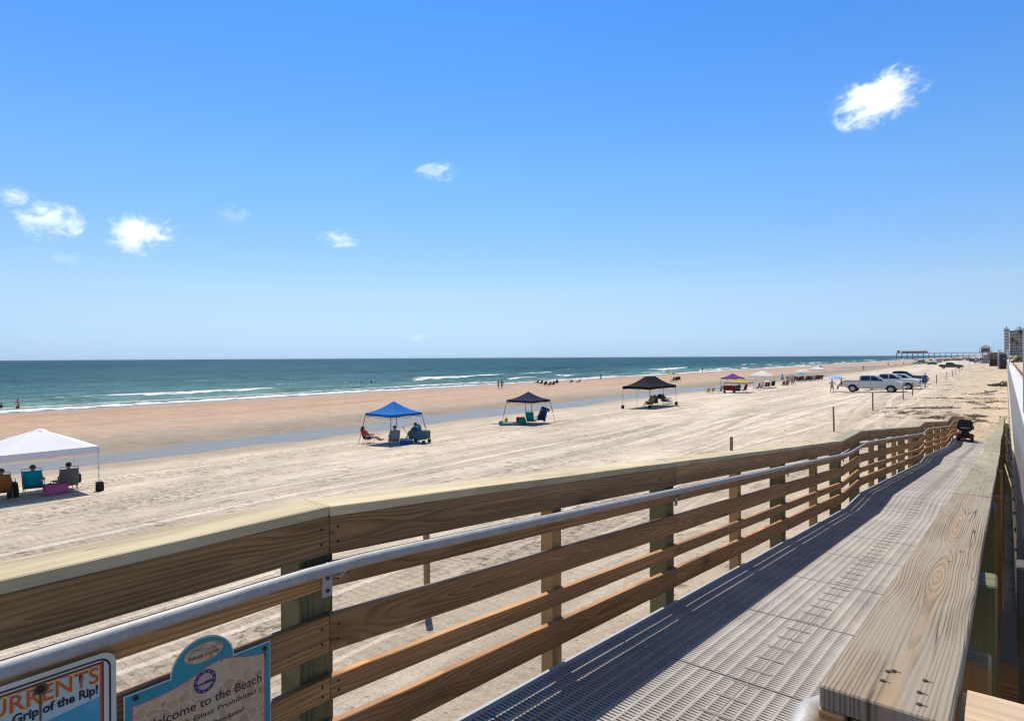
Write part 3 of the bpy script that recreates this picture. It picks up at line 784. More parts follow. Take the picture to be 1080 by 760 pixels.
b.build('handrail', GALV, rail)
for yj in [s[1] for s in SEG] + [-1.2]:
    b = MB(); z0 = dz(yj)
    b.box((LX + 0.003, yj - 0.015, z0 + 0.775), (0.006, 0.042, 0.10))
    b.tube([(LX + 0.006, yj + .005, z0 + 0.80), (LX + 0.04, yj + .02, z0 + 0.80), (LX + 0.068, yj + .03, z0 + 0.835)], 0.008, 6)
    for q in (-.028, .018):
        b.lathe([(0.007, 0), (0.007, 0.005), (0.0001, 0.006)], 8, 1, (LX + 0.006, yj - 0.015, z0 + 0.775 + q), 'x')
    b.build('rail_bracket', [GALV, STEEL], rail)
caps = kids(rail, 'rail_board')
for (y0, y1) in SEG[:5]:                                            # rust-dark screw heads at the joints
    for zt, hgt in ROWS:
        for ye in (y0 + 0.035, y1 - 0.035):
            for q in (0.3, 0.7):
                b = MB(); b.lathe([(0.0001, .0015), (0.005, .0015), (0.0055, 0)], 8, 0, (0, 0, 0), 'x')
                o = b.build('screw', RUST, None)
                host = min(caps, key=lambda c: abs(c.location.y - (y0 + y1) / 2) + 5 * abs(c.location.z - (dz((y0 + y1) / 2) + zt - hgt / 2)))
                o.parent = host
                o.matrix_parent_inverse = (Matrix.Translation(host.location) @ host.rotation_euler.to_matrix().to_4x4()).inverted()
                o.location = (LX + 0.0002, ye, dz(ye) + zt - hgt * q)

# ------------------------------------------------------------------ right railing (land side)
RX = -0.245
rail2 = thing('wooden_railing', 'grey weathered timber railing close by on the land side of the ramp', 'railing', (0, 0, 0))
SEG2 = [(1.1035, 4.35)] + [s for s in SEG[1:] if s[0] > 4]
for y0, y1 in SEG2:
    board('cap_board', W_OLD if y0 < 4 else W_CAPG, rail2, RX + 0.092 - 0.002, y0, y1, 1.055, 0.178, 0.038, gap=.0026)
    for zt, hgt in ROWS:
        board('rail_board', W_BOARD if y0 > 1.2 or zt < 1 else W_BOARD, rail2, RX + 0.019, y0, y1, zt, 0.038, hgt)
for yj in [2.35] + [s[1] for s in SEG2]:
    post('square_post', W_GREEN, rail2, (-0.092 if yj < 3 else -0.116), yj, -0.4, dz(yj) + 1.008, 0.138)
for ym in (1.165, 1.86, 5.9, 8.9):
    post('thin_post', W_TAN, rail2, (-0.16 if ym < 1.5 else -0.075), ym, -0.3, dz(ym) + 1.004 - (0.0 if ym < 1.5 else .09), 0.089)
pp = [(-0.292, 1.05, 2.394 + 0.70), (-0.292, 1.075, 2.394 + 0.79), (-0.292, 1.11, 2.394 + 0.865), (-0.292, 1.17, 2.394 + 0.918), (-0.292, 1.24, 2.394 + 0.925), (-0.292, 1.34, 2.394 + 0.89), (-0.292, 1.46, 2.394 + 0.845)]
pp += [(-0.294, p[1], p[2] + 0.0) for p in pipe_path(-0.294, 0.835, 1.6, 33.0)]
b = MB(); b.tube(pp, 0.024, 14); b.build('handrail', GALV, rail2)

oldcap = [c for c in kids(rail2, 'cap_board') if c.location.y < 4][0]; bpy.context.view_layer.update()
for px, py in ((934.8, 703), (929, 715), (974, 712.4), (968, 727.6), (967.6, 742.6), (941, 702), (1000, 585), (1012, 570)):
    g_ = G(px, py, dz(2.2) + 1.055 if py < 600 else dz(1.3) + 1.055 - .004)
    b = MB(); b.lathe([(.0001, .0012), (.0038, .0012), (.0045, 0)], 10); b.box((.004, 0, .0004), (.014, .0014, .0006))
    o = b.build('screw', RUST, oldcap); o.matrix_parent_inverse = oldcap.matrix_world.inverted(); o.location = (g_.x, g_.y, dz(1.1036) + (dz(4.35) - dz(1.1036)) * (g_.y - 1.1035) / 3.2465 + 1.0552)

fl = thing('timber_landing_rail', 'fresh light sawn board with rounded edge at the lower right corner beside the grey cap', 'railing', (0, 0, 0))
b = MB()
prof = [(-0.5, -.30)] + [(-0.5 + 0.0, .28)]
edge = []
for k in range(15):
    s_ = k / 14
    edge.append((-0.061 + 0.60 * s_, 1.338 - 0.06 * s_ ** 1.5 + 0.016 * math.sin(s_ * 3.1)))
poly = [(-0.061, 0.70), (0.54, 0.70)] + edge[::-1]
b.prism(poly, -0.019, 0.019, 0, 'xy')
o = b.build('cap_board', W_FRESH, fl, bevel=0.006); o.location = (0, 0, 4 - 0.592 - 0.019)
b = MB(); b.box((0, 0, 0), (0.55, 0.038, 0.14)); o = b.build('rail_board', W_TAN, fl, bevel=.003); o.location = (0.23, 1.20, 4 - 0.592 - 0.038 - 0.072)
b = MB(); b.box((0, 0, 0), (1.9, 0.09, 0.09)); o = b.build('thin_post', W_TAN, fl, bevel=.003); o.location = (0.30, 1.13, 4 - 0.592 - 0.04 - 0.95); o.rotation_euler = (0, R(-90), 0)

# ------------------------------------------------------------------ signs on the sea-side railing
SX = LX + 0.012
FONT = bpy.data.curves.new('lettering', 'FONT').font
def lettering(txt, m, root, y0, y1, zb, cap, xo, shear=0.0, bold=0.0, rot=0.0, name='lettering'):
    cu = bpy.data.curves.new('lettering', 'FONT'); cu.body = txt; cu.size = 1.0; cu.shear = shear; cu.offset = bold
    cu.extrude = 0.0; cu.resolution_u = 4
    t = bpy.data.objects.new('lettering', cu); COL.objects.link(t)
    me = eval_mesh(t, 'lettering')
    co = np.array([v.co[:] for v in me.vertices]); 
    mn, mx = co.min(0), co.max(0)
    capn = 0.70
    for v in me.vertices:
        a = (v.co.x - mn[0]) / (mx[0] - mn[0]) * (y1 - y0); h = v.co.y / capn * cap
        v.co = (0, a, h)
    me.materials.clear(); me.materials.append(m)
    o = bpy.data.objects.new(name, me); COL.objects.link(o); o.parent = root
    o.location = (xo, y0, zb)
    return o

def sign_paint(name, cols, scale=6, rust=True, rough=0.45):
    m, t = newmat(name)
    o = t.obj(); n = t.noise(o, scale, 5, 0.6)
    c = t.ramp(n, [(0.35, cols[0]), (0.65, cols[1])])
    if rust:
        sc_ = t.sstep(t.noise(t.vm('MULTIPLY', o, (1, 40, 9)), 1.6, 5, 0.7), 0.62, 0.75)
        c = t.mix(t.m('MULTIPLY', sc_, 0.35), c, (.36, .27, .18, 1))
    t.out(c, rough, 0, t.bump(n, 0.05, 0.01))
    return m
def plate(name, poly, x, th, m, root, bevel=0.0, n=None):
    b = MB(); b.prism(poly, x - th, x, 0, 'yz'); return b.build(name, m, root, bevel=bevel, seg=1)
def rrect(y0, y1, z0, z1, r, n=6):
    out = []
    for cy, cz, a0 in ((y1 - r, z1 - r, 0), (y0 + r, z1 - r, 90), (y0 + r, z0 + r, 180), (y1 - r, z0 + r, 270)):
        for k in range(n + 1):
            w = R(a0 + 90 * k / n); out.append((cy + r * math.cos(w), cz + r * math.sin(w)))
    return out
def frame_ring(name, o_, i_, x, th, m, root):
    b = MB(); n = len(o_)
    vs = [(x, *p) for p in o_] + [(x, *p) for p in i_]
    b.add(vs, [(k, (k + 1) % n, n + (k + 1) % n, n + k) for k in range(n)])
    return b.build(name, m, root, fix=False)
BLACK = sign_paint('sign_black', ((.018, .018, .02), (.03, .03, .03)), rust=False)
RED = sign_paint('sign_faded_red', ((.50, .07, .035), (.60, .12, .06)))
YEL = sign_paint('sign_faded_yellow', ((.72, .56, .16), (.78, .63, .24)))
WHITE = sign_paint('sign_white', ((.62, .60, .53), (.72, .70, .64)))
ICE = sign_paint('sign_ice_blue', ((.40, .55, .60), (.50, .63, .65)))
CYAN = sign_paint('sign_water_blue', ((.03, .30, .47), (.07, .42, .58)), 14)
GREENP = sign_paint('sign_green', ((.02, .27, .16), (.03, .34, .20)))
Y1, Y0, ZT = 0.597, 0.130, CZ - 0.812; ZB = ZT - 0.62
s1 = thing('beach_warning_sign', 'white rounded sign with red CURRENTS lettering and a rusty bolt under the steel handrail', 'sign', (0, 0, 0))
plate('sign_plate', rrect(Y0, Y1, ZB, ZT, 0.036), SX + 0.003, 0.003, WHITE, s1)
x = SX + 0.0036
frame_ring('border_line', rrect(Y0 + .013, Y1 - .013, ZB + .013, ZT - .013, 0.030), rrect(Y0 + .018, Y1 - .018, ZB + .018, ZT - .018, 0.026), x, 0, BLACK, s1)
iy1, iy0, iz = Y1 - .034, Y0 + .034, ZT - .026
frame_ring('inner_line', rrect(iy0 - .0035, iy1 + .0035, ZB + .028, iz + .0035, .0015), rrect(iy0, iy1, ZB + .032, iz, .001), x, 0, BLACK, s1)
frame_ring('red_border', rrect(iy0, iy1, ZB + .032, iz, .0015), rrect(iy0 + .006, iy1 - .006, ZB + .038, iz - .005, .001), x, 0, RED, s1)
b = MB(); b.add([(x, iy0 + .006, ZB + .038), (x, iy1 - .006, ZB + .038), (x, iy1 - .006, iz - .005), (x, iy0 + .006, iz - .005)], [(0, 1, 2, 3)]); b.build('picture_panel', ICE, s1, fix=False)
wy = [(iy0 + .006, -.020), (iy0 + .1, -.005), (iy0 + .2, .004), (iy1 - .10, .012), (iy1 - .006, .022)]
zb_ = CZ - 0.950
b = MB(); b.add([(x + .0004, yy, zb_ + dz_) for yy, dz_ in wy] + [(x + .0004, iy1 - .006, ZB + .038), (x + .0004, iy0 + .006, ZB + .038)], [tuple(range(7))]); b.build('water_picture', CYAN, s1, fix=False)
b = MB(); b.add([(x + .0008, 0.455 + .075 * math.cos(k * .2618), CZ - 1.045 + .062 * math.sin(k * .2618) * (1 + .2 * math.sin(k * 1.3))) for k in range(24)], [tuple(range(24))]); b.build('land_picture', GREENP, s1, fix=False)
for q in range(5):
    b = MB(); b.add([(x + .0008, .26 + .05 * q + k * .03, CZ - .965 - .012 * q + .004 * k + dd) for dd in (0, .0025) for k in range(4)], [(k, k + 1, k + 5, k + 4) for k in range(3)]); b.build('wave_line', GREENP, s1, fix=False)
lettering('RIP CURRENTS', YEL, s1, 0.190, 0.5575, CZ - 0.8885, 0.046, x + .0006, bold=0.045)
lettering('RIP CURRENTS', RED, s1, 0.193, 0.5545, CZ - 0.8865, 0.042, x + .0011, bold=0.012)
lettering('Break the Grip of the Rip!', BLACK, s1, 0.245, 0.5525, CZ - 0.9165, 0.0225, x + .0011, bold=0.035)
RSTAIN = simple('rust_stain', (.20, .10, .045), 0.85)
def bolt(root, y, z, r, xx):
    b = MB(); b.lathe([(r, 0), (r, .003), (r * .62, .004), (r * .55, .0025), (.0001, .002)], 14, 0, (xx, y, z), 'x'); b.build('bolt', RUST, root)
b = MB(); 
b.add([(x + .0014, .425 + (.017 + .004 * math.sin(3 * k)) * math.cos(k * .3927), CZ - 0.852 + (.016 + .003 * math.sin(5 * k)) * math.sin(k * .3927)) for k in range(16)], [tuple(range(16))]); b.build('rust_stain', RSTAIN, s1, fix=False)
bolt(s1, .425, CZ - 0.852, .0095, x + .0012)
b = MB(); b.add([(x + .0013, .421, CZ - .862), (x + .0013, .428, CZ - .862), (x + .0013, .427, CZ - .93), (x + .0013, .423, CZ - .94)], [(0, 1, 2, 3)]); b.build('rust_stain', RSTAIN, s1, fix=False)

TEAL = sign_paint('sign_teal', ((.0, .255, .32), (.01, .30, .36)), 9, rough=.4)
EDGE = sign_paint('sign_pale_edge', ((.55, .60, .55), (.62, .66, .6)))
PINK = sign_paint('sign_magenta', ((.50, .08, .27), (.58, .12, .33)))
def stone():
    m, t = newmat('sign_stone_print')
    o = t.obj()
    ov = t.vm('ADD', t.vm('MULTIPLY', o, (1, 1, 1)), t.vm('MULTIPLY', t.n('ShaderNodeTexNoise', {'Vector': o, 'Scale': 30.0}).outputs['Color'], (0, .012, .012)))
    ed = t.n('ShaderNodeTexVoronoi', {'Vector': ov, 'Scale': 27.0}, feature='DISTANCE_TO_EDGE').outputs['Distance']
    cc = t.n('ShaderNodeTexVoronoi', {'Vector': ov, 'Scale': 27.0}).outputs['Color']
    v, _, _ = t.sep(cc)
    c = t.ramp(v, [(0.0, (.47, .29, .15)), (0.5, (.58, .39, .22)), (1.0, (.66, .48, .29))])
    c = t.mix(1.0, c, t.ramp(t.noise(o, 45, 4, .6), [(0.3, .85), (0.7, 1.08)]), 'MULTIPLY')
    c = t.mix(t.sstep(ed, .07, .02), c, (.64, .50, .34, 1))
    t.out(c, 0.5)
    return m
STONE = stone()
A0, A1, ZS = 0.615, 1.0545, CZ - 0.957
ZL = ZS - 0.60; AC, AR = 0.834, 0.096
def outline2(g):
    p = [(A0 + g, ZL + g), (A1 - g, ZL + g), (A1 - g, ZS - g)]
    for k in range(17):
        w = R(180 * k / 16)
        p.append((AC + (AR - g) * math.cos(w), ZS - g + (AR - .004) * math.sin(w) * (1 - g / AR * .2)))
    return p + [(A0 + g, ZS - g)]
s2 = thing('beach_welcome_sign', 'teal arched sign with stone-patterned panel reading Welcome to the Beach on the railing', 'sign', (0, 0, 0))
plate('sign_plate', outline2(0), SX + 0.004, 0.004, EDGE, s2)
b = MB(); b.add([(SX + .0046, *p) for p in outline2(.003)], [tuple(range(len(outline2(.003))))]); b.build('teal_face', TEAL, s2, fix=False)
def topcurve(y): return CZ - 0.992 + 0.038 * math.exp(-((y - 0.885) / 0.095) ** 2)
def panel(g, dz_, x_, m, nm):
    p = [(A0 + g, ZL + g), (A1 - g, ZL + g)]
    p += [(y, topcurve(y) - dz_) for y in np.linspace(A1 - g, A0 + g, 24)]
    b = MB(); b.add([(x_, *q) for q in p], [tuple(range(len(p)))]); return b.build(nm, m, s2, fix=False)
panel(.020, 0, SX + .0050, PINK, 'pink_line'); panel(.0235, .0035, SX + .0054, STONE, 'stone_panel')
def disc(y, z, ry, rz, x_, m, nm, n=32, hole=None):
    b = MB(); o_ = [(x_, y + ry * math.cos(2 * math.pi * k / n), z + rz * math.sin(2 * math.pi * k / n)) for k in range(n)]
    if hole is None: b.add(o_, [tuple(range(n))])
    else:
        i_ = [(x_, y + ry * hole * math.cos(2 * math.pi * k / n), z + rz * hole * math.sin(2 * math.pi * k / n)) for k in range(n)]
        b.add(o_ + i_, [(k, (k + 1) % n, n + (k + 1) % n, n + k) for k in range(n)])
    return b.build(nm, m, s2, fix=False)
NAVY = sign_paint('sign_navy', ((.035, .028, .12), (.05, .04, .16)), rust=False)
GREY = sign_paint('sign_grey', ((.20, .19, .18), (.25, .24, .22)))
TL = simple('sign_thin_teal', (.02, .22, .24), 0.5)
disc(.835, CZ - .9125, .061, .0315, SX + .0054, GREY, 'oval_rim'); disc(.835, CZ - .9125, .058, .0285, SX + .0058, STONE, 'oval_panel')
lettering('Volusia County', BLACK, s2, .787, .884, CZ - .9245, .0115, SX + .0063, bold=.015)
for o_ in (0.0, -.0045):
    b = MB(); b.add([(SX + .0062, .79 + .09 * k / 15, CZ - .902 + o_ + .005 * math.sin(k * .42) + d) for d in (0, .0016) for k in range(16)], [(k, k + 1, k + 17, k + 16) for k in range(15)]); b.build('wave_line', TL, s2, fix=False)
disc(.838, CZ - 1.004, .034, .0355, SX + .0058, NAVY, 'seal_ring', hole=.70)
disc(.838, CZ - 1.004, .0236, .0248, SX + .0057, simple('seal_sky', (.55, .36, .33), .5), 'seal_panel')
b = MB(); b.add([(SX + .0061, y, z) for y, z in ((.8155, CZ - 1.012), (.8605, CZ - 1.012), (.8605, CZ - 1.003), (.84, CZ - 1.003), (.834, CZ - 1.006), (.8155, CZ - 1.006))], [tuple(range(6))]); b.build('seal_bar', NAVY, s2, fix=False)
b = MB()
for k in range(11):
    w = k * 2 * math.pi / 11
    b.box((SX + .0062, .838 + .0289 * math.cos(w), CZ - 1.004 + .030 * math.sin(w)), (.0004, .0048, .0016), (w + 1.5708, 0, 0))
b.build('seal_marks', WHITE, s2)['kind'] = 'stuff'
lettering('Welcome to the Beach', BLACK, s2, .655, 1.022, CZ - 1.080, .027, SX + .0060, bold=.010)
lettering('Alcohol & Glass Prohibited !', BLACK, s2, .668, 1.018, CZ - 1.112, .0145, SX + .0060, bold=.012, shear=.12)
lettering('Regulated', BLACK, s2, .862, .960, CZ - 1.152, .0145, SX + .0060, bold=.012, shear=.12)
bolt(s2, A0 + .030, ZS - .014, .0068, SX + .0058); bolt(s2, A1 - .021, ZS - .018, .0068, SX + .0058)
b = MB(); b.add([(SX + .0059, A1 - .025, ZS - .022), (SX + .0059, A1 - .017, ZS - .022), (SX + .0059, A1 - .018, ZS - .055), (SX + .0059, A1 - .023, ZS - .05)], [(0, 1, 2, 3)]); b.build('rust_stain', RSTAIN, s2, fix=False)

# ------------------------------------------------------------------ sea wall, terrace and its white railing on the land side
VINYL = simple('off_white_vinyl', (.62, .62, .62), 0.4, var=.06)
CONC = simple('pale_concrete', (.62, .59, .54), 0.75, scale=2.0)
wall = thing('sea_wall', 'long white painted sea wall with beige bolted timber foot beside the ramp', 'wall', (0, 0, 0))
WX = 0.150
b = MB(); b.box((WX + .10, 90.5, 1.86), (0.20, 175, 2.72)); b.build('wall_face', simple('white_wall_dim_lit', (.30, .30, .31), .6, var=.10, scale=3), wall)  # white wall: the face's weaker light is put into this greyer tone
b = MB(); b.box((WX + .115, 90.5, 3.235), (0.235, 175.02, 0.03)); b.build('wall_top', simple('white_wall_bright_lit', (.66, .66, .65), .6, var=.06), wall)  # same white, with the sunlit top's brightness put into the tone
b = MB(); b.box((WX + .075, 93.0, 0.85), (0.235, 170, 1.5)); b.build('timber_foot', wood('beige_wall_timber', (.60, .52, .40), (.48, .39, .28), 'z', 30, .3), wall)
for k in range(34):
    b = MB(); yy = 8.4 + k * (1.1 + .02 * k); b.lathe([(.028, 0), (.028, -.02), (.0001, -.024)], 8, 0, (WX - .0425, yy, 1.35), 'x'); b.build('bolt', STEEL, wall)
b = MB(); b.box((0.085, 3.02, 1.55), (0.115, 0.12, 3.3)); b.build('end_post', W_TAUPE, wall, bevel=.004)
b = MB(); b.box((0.10, 5.2, 1.2), (0.06, 4.2, 2.2)); b.build('taupe_board', W_TAUPE, wall)
for zz in (2.55, 2.30, 2.05):
    b = MB(); b.lathe([(.012, 0), (.012, -.008), (.0001, -.01)], 8, 0, (0.10, 2.958, zz), 'y'); b.build('bolt', GALV, wall)
b = MB(); b.box((0.004, 2.7, 4 - 1.03), (0.044, 0.5, 0.12)); b.build('brace_board', W_BOARD, wall)

terr = grid('terrace_sand', np.array([.26, .4, .8, 2, 5, 12, 40, 150]), np.concatenate([np.arange(-3, 60, 2.0), 60 + geom(2, 800, 20)]), lambda X, Y: 3.17 + .10 * np.clip(X - .6, 0, 6) + .06 * vnoise(X * 1.3, Y * .7), simple('terrace_sand', (.55, .46, .34), .9, var=.2, scale=1.5), False)
tag(terr, kind='structure')
b = MB(); b.box((.50, 60, 3.24), (.045, 110, .07)); kb = b.build('terrace_kerb', simple('brown_kerb', (.16, .10, .07), .8)); tag(kb, kind='structure')
wr = thing('white_railing', 'white metal railing posts on top of the sea wall at the right edge', 'railing', (0, 0, 0))
for yy, hh in ((10.2, 1.06), (58.0, 1.0), (66.0, 1.0)):
    b = MB(); b.box((WX + .045, yy, 3.25 + hh / 2), (.055, .055, hh)); b.box((WX + .045, yy, 3.25 + hh + .012), (.075, .075, .024)); b.build('railing_post', VINYL, wr, bevel=.004)
b = MB(); b.tube([(WX + .045, 58, 4.2), (WX + .045, 66, 4.2)], .022, 8); b.tube([(WX + .045, 58, 3.7), (WX + .045, 66, 3.7)], .016, 8); b.build('rail_bar', VINYL, wr)
# ------------------------------------------------------------------ people
def skin_mesh(verts, edges, name, sub=1, root=0):
    me = bpy.data.meshes.new(name)
    me.from_pydata([v[0] for v in verts], edges, [])
    o = bpy.data.objects.new(name, me); COL.objects.link(o)
    o.modifiers.new('skin', 'SKIN').use_smooth_shade = True
    d = me.skin_vertices[0].data
    for i, v in enumerate(verts):
        r = v[1]; d[i].radius = r if hasattr(r, '__len__') else (r, r)
        d[i].use_root = (i == root)
    s = o.modifiers.new('sub', 'SUBSURF'); s.levels = sub; s.render_levels = sub
    m = eval_mesh(o, name)
    m.polygons.foreach_set('use_smooth', np.ones(len(m.polygons), bool))
    return m

def pose(pel, chest, neck, head, sh, el, wr, hip, kn, an, toe_dir):
    """joints for left (s=-1) and right (s=1) as dicts of vectors"""
    return dict(pel=Vector(pel), chest=Vector(chest), neck=Vector(neck), head=Vector(head), sh=sh, el=el, wr=wr, hip=hip, kn=kn, an=an, toe=toe_dir)
def both(x, y, z): return {-1: Vector((-x, y, z)), 1: Vector((x, y, z))}
POSES = {
 'stand': pose((0, 0, .96), (0, -.02, 1.30), (0, -.01, 1.49), (0, .03, 1.64), both(.185, -.02, 1.42), both(.245, -.05, 1.13), both(.255, .06, .90), both(.09, 0, .91), both(.11, .02, .49), both(.125, -.03, .08), both(0.03, .17, -.05)),
 'walk': pose((0, 0, .94), (0, .02, 1.28), (0, .04, 1.47), (0, .09, 1.62), both(.185, .02, 1.40), {-1: Vector((-.25, .10, 1.13)), 1: Vector((.25, -.10, 1.12))}, {-1: Vector((-.24, .26, .95)), 1: Vector((.25, -.10, .88))},
               both(.09, 0, .89), {-1: Vector((-.10, -.06, .48)), 1: Vector((.10, .20, .50))}, {-1: Vector((-.11, -.36, .15)), 1: Vector((.11, .22, .08))}, both(.02, .16, -.05)),
 'akimbo': pose((0, 0, .96), (0, -.02, 1.30), (0, -.01, 1.49), (0, .03, 1.64), both(.19, -.02, 1.42), both(.34, .03, 1.20), both(.19, .17, 1.14), both(.10, 0, .91), both(.14, .03, .49), both(.17, -.03, .08), both(0.05, .16, -.05)),
 'chair': pose((0, 0, .33), (0, -.16, .66), (0, -.22, .84), (0, -.21, .995), both(.185, -.20, .78), both(.29, -.05, .53), both(.26, .20, .50), both(.09, .02, .32), both(.13, .43, .44), both(.14, .70, .10), both(.03, .15, -.02)),
 'lounge': pose((0, 0, .30), (0, -.22, .56), (0, -.32, .71), (0, -.35, .86), both(.185, -.28, .66), both(.27, -.08, .42), both(.20, .14, .42), both(.09, .02, .28), both(.12, .46, .36), both(.12, .86, .16), both(.02, .12, .10)),
 'perch': pose((0, 0, .98), (0, -.03, 1.31), (0, .0, 1.49), (0, .05, 1.63), both(.185, -.02, 1.43), both(.25, .06, 1.17), both(.15, .26, 1.08), both(.09, .04, .95), both(.12, .42, .92), both(.12, .44, .50), both(.02, .15, -.05)),
 'lie': pose((0, 0, .13), (0, -.33, .15), (0, -.50, .16), (0, -.64, .20), both(.19, -.43, .14), both(.27, -.20, .10), both(.25, .04, .09), both(.09, .05, .12), both(.12, .46, .16), both(.13, .86, .09), both(.05, .10, .10)),
}
_pm = {}
def person_parts(ps):
    if ps in _pm: return _pm[ps]
    P = POSES[ps]; V, E = [], []
    def add(p, r, par=None):
        V.append((Vector(p), r)); i = len(V) - 1
        if par is not None: E.append((par, i))
        return i
    pel = add(P['pel'], (.135, .10))
    waist = add(P['pel'].lerp(P['chest'], .5), (.118, .085), pel)
    ch = add(P['chest'], (.145, .105), waist)
    up = add(P['chest'].lerp(P['neck'], .62), (.10, .08), ch)
    nk = add(P['neck'], .054, up)
    hd = P['head']; axis = (hd - P['neck']).normalized()
    jaw = add(P['neck'].lerp(hd, .55), .062, nk)
    mid = add(hd, .090, jaw); add(hd + axis * .075, .070, mid)
    for s in (-1, 1):
        sh = add(P['sh'][s], .062, up); e0 = P['sh'][s].lerp(P['el'][s], .5)
        a = add(e0, .049, sh); e = add(P['el'][s], .040, a)
        w0 = add(P['el'][s].lerp(P['wr'][s], .4), .038, e); w = add(P['wr'][s], .026, w0)
        d = (P['wr'][s] - P['el'][s]).normalized()
        pm = add(P['wr'][s] + d * .06, (.032, .018), w)
        hip = add(P['hip'][s], .088, pel); k0 = add(P['hip'][s].lerp(P['kn'][s], .45), .078, hip)
        k = add(P['kn'][s], .056, k0); c = add(P['kn'][s].lerp(P['an'][s], .35), .054, k)
        an = add(P['an'][s], .036, c); add(P['an'][s] + P['toe'][s], .030, an)
    body = skin_mesh(V, E, 'body', 1)
    bm = bmesh.new(); bm.from_mesh(body)                              # nose, ears and fingers belong to the one body mesh
    f = Vector((0, 1, 0)); f = (f - axis * f.dot(axis)).normalized(); r_ = f.cross(axis)
    def blob(c, s):
        g = bmesh.ops.create_icosphere(bm, subdivisions=1, radius=1)['verts']
        for v in g: v.co = Vector(c) + f * v.co.y * s[1] + axis * v.co.z * s[2] + r_ * v.co.x * s[0]
    blob(hd + f * .098 - axis * .01, (.014, .022, .024))
    for s in (-1, 1): blob(hd + r_ * s * .088, (.012, .02, .03))
    for s in (-1, 1):
        d = (P['wr'][s] - P['el'][s]).normalized(); sd = d.cross(Vector((0, 1, 0.3))).normalized()
        for q, ln in ((-1.5, .062), (-.5, .075), (.5, .070), (1.5, .055)):
            base = P['wr'][s] + d * .075 + sd * q * .017
            g = bmesh.ops.create_cone(bm, segments=6, radius1=.0085, radius2=.006, depth=1, cap_ends=True)['verts']
            rt = d.to_track_quat('Z', 'Y').to_matrix()
            for v in g: v.co = base + d * ln * .5 + rt @ Vector((v.co.x, v.co.y, v.co.z * ln))
        g = bmesh.ops.create_cone(bm, segments=6, radius1=.010, radius2=.007, depth=1, cap_ends=True)['verts']
        dd = (d + sd * 1.1).normalized(); rt = dd.to_track_quat('Z', 'Y').to_matrix()
        for v in g: v.co = P['wr'][s] + d * .035 + sd * .025 + dd * .025 + rt @ Vector((v.co.x, v.co.y, v.co.z * .05))
    bm.to_mesh(body); bm.free()
    V2, E2 = [], []                                                   # shirt
    def ad(p, r, par=None):
        V2.append((Vector(p), r)); i = len(V2) - 1
        if par is not None: E2.append((par, i))
        return i
    a0 = ad(P['pel'].lerp(P['chest'], .12), (.150, .116)); a1 = ad(P['pel'].lerp(P['chest'], .55), (.138, .106), a0)
    a2 = ad(P['chest'], (.162, .122), a1); a3 = ad(P['chest'].lerp(P['neck'], .66), (.112, .092), a2)
    for s in (-1, 1):
        b0 = ad(P['sh'][s], .076, a3); ad(P['sh'][s].lerp(P['el'][s], .55), .064, b0)
    shirt = skin_mesh(V2, E2, 'shirt', 1)
    V2, E2 = [], []                                                   # shorts
    c0 = ad(P['pel'].lerp(P['chest'], .10), (.146, .112)); c1 = ad(P['pel'], (.150, .116), c0)
    for s in (-1, 1):
        b0 = ad(P['hip'][s], .104, c1); ad(P['hip'][s].lerp(P['kn'][s], .65), .090, b0)
    shorts = skin_mesh(V2, E2, 'shorts', 1)
    b = MB()
    n = 9
    h0 = hd + axis * .030 - f * .016
    prof = [(max(math.sin(math.pi * i / 8), 1e-3), -math.cos(math.pi * i / 8)) for i in range(9)]
    q = MB(); q.lathe(prof, 12)
    b.add([h0 + r_ * p.x * .100 + f * p.y * .100 + axis * p.z * .090 for p in q.v], q.f, 0, True)
    ho = b.build('hair', bpy.data.materials.get('x_none') or bpy.data.materials.new('x_none'))
    hair = ho.data; bpy.data.objects.remove(ho)
    _pm[ps] = (body, shirt, shorts, hair)
    for me in (body, shirt, shorts, hair):
        me.materials.clear(); me.materials.append(None)
    return _pm[ps]

SKINS = [simple('skin_tan', (.42, .235, .15), .55, var=.1), simple('skin_fair', (.56, .35, .25), .55, var=.1), simple('skin_brown', (.20, .105, .065), .5, var=.1)]
HAIRS = [simple('hair_dark', (.03, .02, .015), .5), simple('hair_brown', (.09, .05, .03), .5), simple('hair_blond', (.35, .24, .12), .5)]
_cl = {}
def cloth(c):
    k = tuple(round(v, 3) for v in c)
    if k not in _cl: _cl[k] = simple('cloth_%d' % len(_cl), c, .85, var=.15, scale=9, Specular_IOR_Level=.12)
    return _cl[k]
def person(label, ps, loc, rz, shirt=None, shorts=(.05, .06, .12), skin=0, hair=0, group=None, scale=1.0):
    body, sh, st, ha = person_parts(ps)
    root = thing('person', label, 'person', loc, rz, group, scale)
    for nm, me, m in (('body', body, SKINS[skin]), ('shirt', sh, cloth(shirt) if shirt else None), ('shorts', st, cloth(shorts) if shorts else None), ('hair', ha, HAIRS[hair])):
        if m is None: continue
        o = bpy.data.objects.new(nm, me); COL.objects.link(o); o.parent = root; tint(o, m)
    return root

